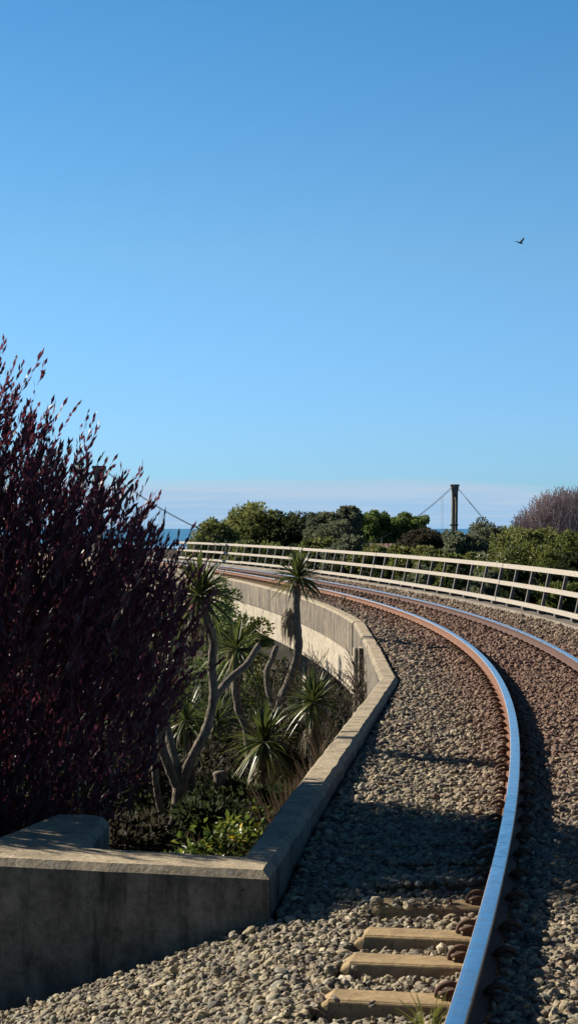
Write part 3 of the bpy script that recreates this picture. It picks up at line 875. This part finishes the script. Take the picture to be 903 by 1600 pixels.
cabbage('cabbage tree with a full green spiky head on a thin curved trunk', 23.5,
    [([(392, 1200), (386, 1140), (374, 1112), (368, 1070), (372, 1020)], .06, .042)],
    [(370, 1014, .46, 115, (0, -.1), (-1.0, 1.5), 0, .032)], skirts=[(370, 1045, .36, 20, .12)])
cabbage('low spiky cabbage tree head right of the tall trunk, close to the parapet', 22.5,
    [([(492, 1215), (490, 1170), (489, 1105)], .06, .05)],
    [(489, 1098, .42, 120, (0, -.1), (-1.1, 1.5), 0, .030)], skirts=[(489, 1130, .36, 34, .14)])
cabbage('low cabbage tree with long drooping leaves at the foot of the tall trunk', 18.2,
    [([(415, 1290), (414, 1230), (413, 1165)], .055, .045)],
    [(412, 1160, .42, 120, (-.05, -.1), (-1.3, 1.45), 0, .028)], skirts=[(412, 1190, .36, 34, .14)])
cabbage('dark shaded cabbage tree head in the gloom under the bare branch', 20.5,
    [([(300, 1230), (296, 1180), (292, 1130)], .05, .045)],
    [(290, 1125, .48, 90, (0, 0), (-1.0, 1.4)), (262, 1175, .4, 60, (-.2, 0), FULL, .4)])
cabbage('leaning dark cabbage tree stump with a small tuft', 17.2,
    [([(352, 1262), (347, 1235), (343, 1205)], .075, .06)], [(338, 1128, .34, 50, (0, 0), FULL, 3.0)])

# ------------------------------------------------------------------ understory on the left slope
def place(name, label, cat, x, y, r, h, kind, **kw):
    g0 = float(terr(np.array(x), np.array(y)))
    root = empty(name, (x, y, g0)); tag(root, label, cat, kw.get('group'))
    c = np.array([0, 0, h * .52]); rr = np.array([r, r, h * .5])
    cl = ell_clumps(kw.get('nc', 34), c, rr * .85, .32 * min(r, h), fill=.4, seed=kw.get('seed', 1), squash_bottom=1.0)
    crown_mesh('foliage', cl, kw.get('per', 90), kw.get('leaf', .05), kw.get('leaf', .05) * kw.get('wid', .5), M['leaf_' + kind], root, up=.2, tone_mu=kw.get('tone', .5))
    limb_tree(root, c, rr, (0, 0, -.1), M['bark_dark'], n=5, r0=.03 + r * .02, seed=kw.get('seed', 1))
    return root
k = 0
UL = [('dark', 'dark leafy shrub in the gully shade'), ('brownish', 'brown twiggy shrub in the gully shade')]
spots = [(-1.15, 13.9, .38, .50), (-1.75, 14.6, .5, .85), (-.62, 14.9, .30, .42), (-2.5, 14.6, .6, .9), (-.35, 17.2, .35, .5), (-2.6, 16.5, .9, 1.2), (-1.7, 17.2, .8, .9), (-3.6, 19, 1.2, 1.6), (-2.3, 20.5, 1.1, 1.3), (-1.2, 21.5, .8, .8), (-.55, 19.8, .55, .55),
         (-1.5, 25, 1.2, 1.4), (-.4, 24.2, .7, .8), (-3.2, 26, 1.5, 2.0), (-2.0, 30, 1.5, 2.0), (-.9, 29, .9, 1.1), (-.2, 33, .9, 1.4), (-3.2, 34, 1.7, 2.6),
         (-1.6, 37, 1.4, 2.0), (-2.9, 41, 1.8, 2.9), (-4.5, 40, 2, 3.2), (-1.9, 45, 1.6, 2.2), (-4.5, 48, 2.2, 4.2), (-7, 44, 2.5, 4.5), (-3.2, 52, 1.6, 2.6), (-6, 56, 2.6, 4.8), (-10, 58, 3, 5.2),
         (0.0, 40, 1.3, 1.4), (.9, 47, 1.8, 2.2), (2.0, 56, 2.2, 3.5), (0, 62, 2.2, 3.5)]
for i, (x, y, r, h) in enumerate(spots):
    kd, lb = UL[(i * 7) % 3 == 0]
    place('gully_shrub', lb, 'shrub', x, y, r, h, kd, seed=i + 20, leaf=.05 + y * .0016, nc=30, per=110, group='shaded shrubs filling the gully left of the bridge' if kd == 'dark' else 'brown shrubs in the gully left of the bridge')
# sunlit shrubs by the girder
place('leafy_shrub', 'sunlit yellow-green shrub climbing beside the far end of the girder', 'shrub', at(378, 945, 40).x, 40, .62, 4.2, 'yellowgreen', seed=5, leaf=.09, nc=46, per=90)
place('leafy_shrub', 'dark green shrub with a lit rim left of the yellow-green one by the girder', 'shrub', at(345, 940, 38).x, 38, .62, 4.4, 'green', seed=6, leaf=.08, nc=46, per=90)
# bright ground cover behind the wing wall
def cover(name, n, xr, yr, kind, label, leaf=.035, hh=.22, wid=.75, tone=.5, zfun=None, kindtag='stuff'):
    nc = n
    x = rng.uniform(*xr, nc); y = rng.uniform(*yr, nc)
    ok = x < wall_x(y) - .27
    x, y = x[ok], y[ok]
    z = terr(x, y) + rng.uniform(0, hh, len(x)) * (.5 + .5 * np.sin(x * 3.1 + y * 2.3) ** 2)
    cl = np.stack([x, y, z, np.full(len(x), .09)], 1)
    o = crown_mesh(name, cl, 16, leaf, leaf * wid, M['leaf_' + kind], None, up=.5, tone_mu=tone)
    tag(o, label, 'ground cover', kind=kindtag)
def rowcover(name, label, kind, pts_, r, hh, leaf, wid, per=150, tone=.5):
    pass
cover('ground_cover', 1500, (-4.5, 1.0), (10.6, 34), 'dry', 'dry twiggy litter and grass on the slope left of the parapet', leaf=.08, hh=.25, wid=.12)
cover('ground_cover', 2600, (-4.5, 1.0), (11, 34), 'dark', 'low dark green leaves on the shaded slope', leaf=.05, hh=.35, wid=.6)
lc = 0
for (px, py, D, r, h) in [(250, 1330, 12.9, .20, .42), (300, 1322, 13.3, .22, .45), (345, 1308, 13.6, .24, .52), (375, 1292, 14.2, .22, .50), (392, 1262, 15.3, .22, .52), (335, 1335, 12.6, .18, .34)]:
    x = at(px, py, D).x
    place('broadleaf_shrub', ['leftmost small glossy plant beside the thinnest grey trunk', 'glossy green plant at the foot of the grey trunks', 'rounded bright green plant behind the wing wall', 'bright yellow-green plant against the parapet', 'upper glossy plant beside the parapet under the dry stems', 'low glossy plant right behind the wing wall edge'][lc], 'plant',
          x, D, r, h * .8, 'bright', seed=40 + lc, leaf=.058, wid=.62, nc=22, per=15, group='bright broadleaf plants behind the wing wall')
    lc += 1
# dry stems by the parapet
def drystems(px, py, D, n, hgt, label, mat='palm_dead', spread=.3):
    b0 = at(px, py, D); g0 = float(terr(np.array(b0.x), np.array(D)))
    root = empty('dry_grass_clump', (b0.x, D, g0)); tag(root, label, 'dry grass', 'dry grass clumps along the parapet')
    V = []; Fc = []; T = []
    for i in range(n):
        a = random.uniform(0, 6.28); r = random.uniform(0, spread); h = hgt * random.uniform(.5, 1.15)
        o = np.array([math.cos(a) * r * .4, math.sin(a) * r * .4, -.03]); e = o + np.array([math.cos(a) * r, math.sin(a) * r, h])
        m_ = (o + e) / 2 + np.array([0, 0, .12 * h]); w = np.array([.006, .003, 0]); k0 = len(V)
        V += [o - w, o + w, m_ - w, m_ + w, e - w * .3, e + w * .3]; T += [random.random()] * 6
        Fc += [[k0, k0 + 1, k0 + 3, k0 + 2], [k0 + 2, k0 + 3, k0 + 5, k0 + 4]]
    mesh_np('stems', np.array(V), np.array(Fc), [M[mat]], root, attrs={'tone': T})
for i, (px, py, D, hh) in enumerate([(452, 1225, 16.0, .55), (470, 1190, 17.5, .6), (490, 1160, 18.6, .65), (512, 1135, 19.6, .7), (530, 1110, 21, .8), (430, 1250, 15.0, .45)]):
    drystems(px, py, D, 150, hh, ['dry brown grass below the low spiky head', 'dry stems just right of the drooping cabbage tree', 'tall dry stems under the spiky head by the parapet', 'straw coloured stems half way up the parapet', 'dry stems at the kink of the parapet', 'short dry grass above the bright green plants'][i])
# bare twiggy shrub in front of the girder
def bare_shrub(name, label, cat, x, y, z0, height, spread, n0, mat, seed, r0=.02, depth=4, up=.6, fan=1.0, rmin=.0, kids=0, domer=None):
    rg = random.Random(seed)
    root = empty(name, (x, y, z0)); tag(root, label, cat)
    mb = MB()
    def grow(p, d, l, r, lev):
        q = p + d * l * .5 + Vector((rg.uniform(-1, 1), rg.uniform(-1, 1), rg.uniform(-.3, .6))) * l * .06
        e = p + d * l
        r = max(r, rmin)
        if domer and lev > 0 and ((e.x / domer[0]) ** 2 + (e.y / domer[0]) ** 2 + (max(0, e.z - domer[2]) / domer[1]) ** 2) > 1.12: return
        mb.tube([p, q, e], [r, r * .85, max(rmin * .8, r * .65)], 5 if lev < 2 else 3, cap=False)
        if lev >= depth: return
        if domer and ((e.x / domer[0]) ** 2 + (e.y / domer[0]) ** 2 + (max(0, e.z - domer[2]) / domer[1]) ** 2) > 1: return
        for k in range((rg.choice([2, 3, 3]) + kids) if lev < 3 else rg.choice([3, 4])):
            nd = (d + Vector((rg.uniform(-1, 1) * fan, rg.uniform(-1, 1) * fan, rg.uniform(-.35, .65) * up)) * .75).normalized()
            st = p.lerp(e, rg.uniform(.45, 1.0))
            grow(st, nd, l * rg.uniform(.58, .85), r * .58, lev + 1)
    for k in range(n0):
        a = k / n0 * 6.28
        sp_ = spread * (1 if not kids else rg.uniform(.1, 1.15)); d = Vector((math.cos(a * 2.4) * sp_, math.sin(a * 2.4) * sp_, 1)).normalized()
        grow(Vector((math.cos(a) * .05, math.sin(a) * .05, -.05)), d, height * .36, r0, 0)
    mb.build('branches', M[mat], root)
    return root
b0 = at(528, 1110, 27)
bare_shrub('bare_shrub', 'leafless grey shrub standing in front of the pale girder', 'shrub', b0.x, 27, float(terr(np.array(b0.x), np.array(27.0))), 2.7, .30, 6, 'bark_grey', 3, r0=.016, depth=4, rmin=.0055)
b0 = at(545, 1085, 29)
bare_shrub('bare_shrub', 'smaller leafless shrub in the corner by the pipe', 'shrub', b0.x, 29, float(terr(np.array(b0.x), np.array(29.0))), 1.9, .30, 4, 'bark_grey', 8, r0=.012, depth=4, rmin=.005)

# grass tuft between the sleepers
def tuft(x, y, z, label, n=46, h=.17):
    root = empty('grass_tuft', (x, y, z)); tag(root, label, 'grass tuft')
    V = []; Fc = []; T = []
    for i in range(n):
        a = random.uniform(0, 6.28); r = random.uniform(.02, .12); hh = h * random.uniform(.35, 1.1)
        o = np.array([math.cos(a) * .02, math.sin(a) * .02, -.02]); e = o + np.array([math.cos(a) * r, math.sin(a) * r, hh])
        m_ = (o + e) / 2 + np.array([-math.cos(a) * r * .2, -math.sin(a) * r * .2, .1 * hh]); w = np.array([.0022, .001, 0]); k0 = len(V)
        V += [o - w, o + w, m_ - w, m_ + w, e - w * .2, e + w * .2]; T += [random.uniform(.2, .9)] * 6
        Fc += [[k0, k0 + 1, k0 + 3, k0 + 2], [k0 + 2, k0 + 3, k0 + 5, k0 + 4]]
    mesh_np('blades', np.array(V), np.array(Fc), [M['leaf_yellowgreen']], root, attrs={'tone': T})
q = at(668, 1592, 7.1); tuft(q.x, 7.12, -.05, 'small green grass tuft growing between sleepers beside the rail')

q = at(450, 1347, 10.75)
mb = MB()
mb.add([(-.028, 0, .004), (.0, -.012, .0), (.030, .004, .010), (.012, .022, .030), (-.012, .018, .022), (.002, .006, .034)], [[0, 1, 5], [1, 2, 5], [2, 3, 5], [3, 4, 5], [4, 0, 5]])
sc_ = mb.build('paper_scrap', M['scrap']); sc_.location = (q.x, 10.75, -.02); tag(sc_, 'tiny crumpled white paper scrap on the shaded stones beside the parapet', 'litter')
# ------------------------------------------------------------------ vegetation beyond the fence
shrub('spreading_tree', 'broad olive green tree, left half of the large dome beyond the fence', 'tree', 390, 795, 80, 128, 'olive', leaf=.22, nc=260, per=190, cr=.22, seed=1, zb=-6, tone=.6, bark='bark_grey')
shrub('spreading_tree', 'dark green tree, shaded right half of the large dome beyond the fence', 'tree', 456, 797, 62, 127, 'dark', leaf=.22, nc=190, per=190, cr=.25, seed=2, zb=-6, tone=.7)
shrub('low_tree', 'small olive bush at the left foot of the large dome', 'tree', 336, 812, 38, 118, 'olive', leaf=.18, nc=90, per=150, cr=.3, seed=3, zb=-5, tone=.55)
shrub('slender_tree', 'grey-green upright tree just right of the large dome', 'tree', 506, 801, 27, 112, 'greygreen', leaf=.18, nc=110, per=150, cr=.34, seed=4, zb=-5, tone=.3, fill=.2)
shrub('slender_tree', 'tallest pointed grey-green tree with an airy top', 'tree', 545, 783, 17, 112, 'greygreen', leaf=.17, nc=90, per=90, cr=.36, seed=5, zb=-5, tone=.35, fill=.1, dome=5)
shrub('slender_tree', 'short feathery tree between the two grey-green ones', 'tree', 524, 812, 26, 108, 'greygreen', leaf=.17, nc=80, per=110, cr=.4, seed=6, zb=-5, tone=.3)
shrub('round_tree', 'rounded mid green tree left of the pylon', 'tree', 606, 800, 56, 122, 'green', leaf=.19, nc=190, per=190, cr=.22, seed=17, zb=-6, tone=.6, dome=1.5)
shrub('dark_shrub', 'dark brownish round bush at the foot of the pylon', 'shrub', 664, 824, 44, 92, 'brownish', leaf=.14, nc=170, per=180, cr=.28, seed=8, zb=-3.5, tone=.6)
shrub('greygreen_shrub', 'grey-green bush with knobbly tufts standing up right of the pylon', 'shrub', 765, 810, 44, 72, 'greygreen', leaf=.11, nc=120, per=120, cr=.24, seed=9, zb=-3, tone=.25, fill=.2)
shrub('greygreen_shrub', 'lower grey-green bush between pylon foot and knobbly bush', 'shrub', 722, 834, 32, 68, 'greygreen', leaf=.11, nc=100, per=150, cr=.3, seed=10, zb=-3, tone=.5)
shrub('leafy_shrub', 'olive bush sloping down in front of the bare tree', 'shrub', 820, 818, 48, 62, 'olive', leaf=.10, nc=90, per=130, cr=.28, seed=11, zb=-3, tone=.6)
shrub('flowering_shrub', 'yellow-green bush with small white flowers behind the fence', 'shrub', 815, 838, 62, 51, 'yellowgreen', leaf=.075, nc=110, per=150, cr=.26, seed=12, zb=-2.5, tone=.55)
shrub('flowering_shrub', 'green flowering bush at the right edge beneath the bare tree', 'shrub', 895, 832, 50, 49, 'yellowgreen', leaf=.075, nc=90, per=150, cr=.28, seed=13, zb=-2.5, tone=.35)
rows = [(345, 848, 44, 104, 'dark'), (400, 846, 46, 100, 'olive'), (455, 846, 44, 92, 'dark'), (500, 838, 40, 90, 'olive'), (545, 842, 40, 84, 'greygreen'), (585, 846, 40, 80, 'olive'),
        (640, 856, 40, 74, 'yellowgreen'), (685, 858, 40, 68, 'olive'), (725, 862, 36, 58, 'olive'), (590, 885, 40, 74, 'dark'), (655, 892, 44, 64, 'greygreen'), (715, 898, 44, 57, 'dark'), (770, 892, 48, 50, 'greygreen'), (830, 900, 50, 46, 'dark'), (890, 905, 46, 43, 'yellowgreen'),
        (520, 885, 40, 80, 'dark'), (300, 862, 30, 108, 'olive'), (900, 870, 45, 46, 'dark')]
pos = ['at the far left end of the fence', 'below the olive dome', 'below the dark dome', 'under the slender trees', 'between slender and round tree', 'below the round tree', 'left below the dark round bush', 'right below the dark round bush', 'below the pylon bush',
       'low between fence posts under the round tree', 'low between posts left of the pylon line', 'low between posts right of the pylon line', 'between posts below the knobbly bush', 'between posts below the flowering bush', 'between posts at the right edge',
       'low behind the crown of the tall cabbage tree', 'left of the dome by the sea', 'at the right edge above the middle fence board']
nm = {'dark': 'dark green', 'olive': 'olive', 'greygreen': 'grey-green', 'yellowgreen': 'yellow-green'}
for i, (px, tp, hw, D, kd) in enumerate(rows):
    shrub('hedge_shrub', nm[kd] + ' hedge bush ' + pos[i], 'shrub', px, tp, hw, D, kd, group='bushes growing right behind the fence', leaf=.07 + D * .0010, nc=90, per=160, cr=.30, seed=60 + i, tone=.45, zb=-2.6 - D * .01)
for i, (xx, D, hh_, rr_, kd, lb) in enumerate([(-14, 78, 6.5, 3.2, 'dark', 'dark tree in the gully behind the purple shrub'), (-20, 95, 7.5, 4.0, 'olive', 'olive tree in the valley behind the purple shrub'),
        (-26, 120, 7.5, 4.5, 'green', 'green tree far behind the purple shrub'), (-17, 140, 8, 4.5, 'dark', 'dark tree near the footbridge end'), (-34, 150, 8, 5, 'olive', 'olive tree on the far valley floor'), (-42, 125, 8, 5, 'dark', 'outermost dark tree of the valley')]):
    place('valley_tree', lb, 'tree', xx, D, rr_, hh_, kd, seed=90 + i, nc=90, per=120, leaf=.3, wid=.6, group='trees on the valley floor')
x0 = at(884, 800, 74)
bt = bare_shrub('bare_tree', 'leafless reddish-grey tree at the right edge', 'tree', x0.x + .3, 74, -3.2, 7.6, .85, 38, 'twig', 5, r0=.06, depth=5, fan=.75, up=.8, rmin=.012, kids=1, domer=(2.9, 3.3, 3.2))

# ------------------------------------------------------------------ footbridge pylons, cables
fb = empty('suspension_footbridge', (0, 0, 0)); tag(fb, 'old suspension footbridge with a tall weathered pylon and thin cables', 'footbridge')
TOPR = at(710, 757, 130); TOPL = at(155, 728, 89)
def pylon(top, sc):
    mb = MB()
    for sgn in (-1, 1):
        mb.tube([(top.x + sgn * .09 - .14, top.y + sgn * .10, top.z - 13), (top.x + sgn * .12, top.y + sgn * .10, top.z - .3)], [.12, .115], 8)
    mb.box((top.x, top.y, top.z - .06), (.60, .6, .12)); mb.box((top.x, top.y, top.z - .42), (.36, .5, .60), taper=(1.45, 1.2))
    mb.box((top.x - .05, top.y, top.z - 2.75), (.54, .4, .12))
    mb.box((top.x - .06, top.y + .1, top.z - 6), (.12, .25, 10))
    mb.build('pylon', M['pylon'], fb)
pylon(TOPR, 1); pylon(TOPL, 1)
cab = []
for off in (-.25, .25):
    mb = MB(); pts_ = []
    for k in range(41):
        t = k / 40; p = TOPL.lerp(TOPR, t); p = p + Vector((0, off * 3.0, -4 * 4.4 * t * (1 - t))); pts_.append(p)
    mb.tube(pts_, .014, 5); mb.build('main_cable', M['cable'], fb)
    hg = MB()
    for k in range(2, 39, 3):
        p = pts_[k]; zlow = -2.2
        hg.tube([p, (p.x, p.y, zlow)], .008, 4)
    hg.build('hangers', M['cable'], fb)
    mb = MB(); mb.tube([TOPR + Vector((0, off, 0)), TOPR + Vector((6.6, 13, -6.3 + off))], .015, 5)
    mb.tube([TOPL + Vector((0, off, 0)), TOPL + Vector((-6.6, -11, -7))], .020, 5); mb.build('back_stay', M['cable'], fb)
mb = MB()
a = TOPL.copy(); a.z = -2.3; b_ = TOPR.copy(); b_.z = -2.3
dv = (b_ - a); ang_ = math.atan2(dv.y, dv.x)
mb.box((a + b_) / 2, (dv.length, 1.3, .16), Matrix.Rotation(ang_, 3, 'Z')); mb.build('footbridge_deck', M['pylon'], fb)

# ------------------------------------------------------------------ house roof between the trees
hp = at(612, 850.5, 100)
hs = empty('house', (hp.x, 100, -5)); tag(hs, 'small house with a rusty red corrugated roof peeping between the bushes', 'house')
mb = MB(); mb.box((0, 3, 2.0), (1.9, 5, 4.4)); mb.build('wall', M['housewall'], hs)
zt = hp.z + 5
rf = MB(); V = []
nr = 17
for i in range(nr):
    x = -1.05 + 2.1 * i / (nr - 1); w = .03 if i % 2 else 0
    V += [(x, .2, zt - .42 + w), (x, 2.9, zt + w), (x, 5.8, zt - .42 + w)]
Fc = []
for i in range(nr - 1):
    a0 = i * 3; Fc += [[a0, a0 + 3, a0 + 4, a0 + 1], [a0 + 1, a0 + 4, a0 + 5, a0 + 2]]
rf.add(V, Fc); ro = rf.build('roof', M['roof'], hs); so = ro.modifiers.new('s', 'SOLIDIFY'); so.thickness = .05

# ------------------------------------------------------------------ bird
def bird():
    c = at(812, 379, 120)
    root = empty('bird', c); tag(root, 'dark bird flying high in the clear sky with raised wings', 'bird')
    mb = MB()
    mb.tube([(-.19, 0, .06), (-.10, 0, .03), (0, 0, 0), (.09, 0, -.02), (.16, 0, -.025), (.20, 0, -.02)], [.012, .03, .05, .048, .032, .012], 10)
    me_V = []; Fc = []
    def wing(pts2, sy):
        k0 = len(mb.V)
        top = [(x, y, z + .008) for x, y, z in pts2]; bot = [(x, y, z - .008) for x, y, z in pts2]
        n = len(pts2)
        mb.add(top + bot, [list(range(n)), list(range(n, 2 * n))[::-1]] + [[i, (i + 1) % n, (i + 1) % n + n, i + n] for i in range(n)])
    wing([(-.05, 0, .01), (.09, 0, .01), (.20, -.20, .13), (.24, -.42, .25), (.20, -.46, .27), (.10, -.28, .18)], 1)
    wing([(-.05, 0, .01), (.08, 0, .01), (-.06, .22, .10), (-.22, .40, .16), (-.26, .40, .16), (-.17, .20, .10)], 1)
    mb.add([(-.17, -.04, .05), (-.17, .04, .05), (-.30, .05, .085), (-.30, -.05, .085), (-.17, -.04, .04), (-.17, .04, .04), (-.30, .05, .078), (-.30, -.05, .078)],
           [[0, 1, 2, 3], [7, 6, 5, 4], [0, 4, 5, 1], [1, 5, 6, 2], [2, 6, 7, 3], [3, 7, 4, 0]])
    mb.build('bird_body', M['feather'], root)
bird()

# ------------------------------------------------------------------ light, sky, camera
SUN_AZ, SUN_EL = R(28), R(29)        # from the left, 25 degrees ahead
sd = Vector((-math.cos(SUN_AZ) * math.cos(SUN_EL), math.sin(SUN_AZ) * math.cos(SUN_EL), math.sin(SUN_EL)))
sl = bpy.data.lights.new('sun', 'SUN'); sl.energy = 5.0; sl.angle = R(.53); sl.color = (1.0, .91, .78)
so = bpy.data.objects.new('sun', sl); COL.objects.link(so); so.rotation_euler = sd.to_track_quat('Z', 'Y').to_euler()

w = bpy.data.worlds.new('World'); scene.world = w; w.use_nodes = True
nt = w.node_tree; nt.nodes.clear(); g = NT(nt)
wo = nt.nodes.new('ShaderNodeOutputWorld'); bg = nt.nodes.new('ShaderNodeBackground'); nt.links.new(bg.outputs[0], wo.inputs[0])
tc = nt.nodes.new('ShaderNodeTexCoord'); sp = nt.nodes.new('ShaderNodeSeparateXYZ'); nt.links.new(tc.outputs['Generated'], sp.inputs[0])
zc = g.math('MAXIMUM', sp.outputs[2], .012)
cb = nt.nodes.new('ShaderNodeCombineXYZ'); nt.links.new(sp.outputs[0], cb.inputs[0]); nt.links.new(sp.outputs[1], cb.inputs[1]); nt.links.new(zc, cb.inputs[2])
sky = nt.nodes.new('ShaderNodeTexSky'); sky.sky_type = 'NISHITA'; sky.sun_disc = False
sky.sun_elevation = SUN_EL; sky.sun_rotation = -(math.pi / 2 - SUN_AZ)
sky.altitude = 10; sky.air_density = 1.0; sky.dust_density = .25; sky.ozone_density = 2.5
nt.links.new(cb.outputs[0], sky.inputs[0])
# sky grade by height; upper sky darkened to cut ambient and deepen shadows
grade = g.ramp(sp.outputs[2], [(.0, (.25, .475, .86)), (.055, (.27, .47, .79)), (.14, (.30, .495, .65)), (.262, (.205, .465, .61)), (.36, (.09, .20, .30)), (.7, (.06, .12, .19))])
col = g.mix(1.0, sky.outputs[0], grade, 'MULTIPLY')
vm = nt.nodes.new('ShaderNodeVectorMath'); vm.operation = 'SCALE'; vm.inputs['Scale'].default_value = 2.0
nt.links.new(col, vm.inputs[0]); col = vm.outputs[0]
# low bank of thin cloud over the sea
el = sp.outputs[2]
az = g.math('ARCTAN2', sp.outputs[0], sp.outputs[1])
cv = nt.nodes.new('ShaderNodeCombineXYZ'); nt.links.new(g.math('MULTIPLY', az, 7.0), cv.inputs[0]); nt.links.new(g.math('MULTIPLY', el, 190.0), cv.inputs[1])
n1 = g.noise(cv.outputs[0], 1.0, 5, .55)
edge = g.math('ADD', g.math('MULTIPLY', g.math('SUBTRACT', n1, .5), .014), el)
edge = g.math('ADD', edge, g.math('MULTIPLY', g.math('MAXIMUM', g.math('SUBTRACT', az, .085), 0.0), .10))
mask = g.ramp(g.math('MULTIPLY', edge, 10.0), [(.19, 1), (.245, 0)])
lit = g.ramp(g.math('ADD', g.math('MULTIPLY', edge, 10.0), g.math('MULTIPLY', g.math('SUBTRACT', n1, .5), .25)), [(.06, 0), (.20, 1)])
n2 = g.noise(cv.outputs[0], 2.2, 4, .6, loc=(3, 9, 0))
cc = g.mix(lit, (3.5, 5.5, 8.0), (4.7, 6.1, 7.9))
cc = g.mix(g.math('MULTIPLY', g.ramp(n2, [(.50, 0), (.66, 1)]), .6), cc, (5.2, 6.2, 7.5))
m1_ = g.math('MULTIPLY', mask, .88)
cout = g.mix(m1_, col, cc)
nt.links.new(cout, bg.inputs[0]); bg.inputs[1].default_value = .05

cam = bpy.data.cameras.new('camera'); co = bpy.data.objects.new('camera', cam); COL.objects.link(co)
cam.sensor_fit = 'VERTICAL'; cam.sensor_height = 24.0; cam.lens = F / 1600 * 24.0
cam.clip_start = .05; cam.clip_end = 20000
co.location = (0, 0, CAMZ); co.rotation_euler = (R(90) + math.atan(20 / F), 0, 0)
cam.dof.use_dof = False
scene.camera = co
vs = scene.view_settings; vs.view_transform = 'Standard'; vs.look = 'None'; vs.gamma = 1.0; vs.exposure = 1.0
scene.cycles.max_bounces = 6; scene.cycles.transparent_max_bounces = 8
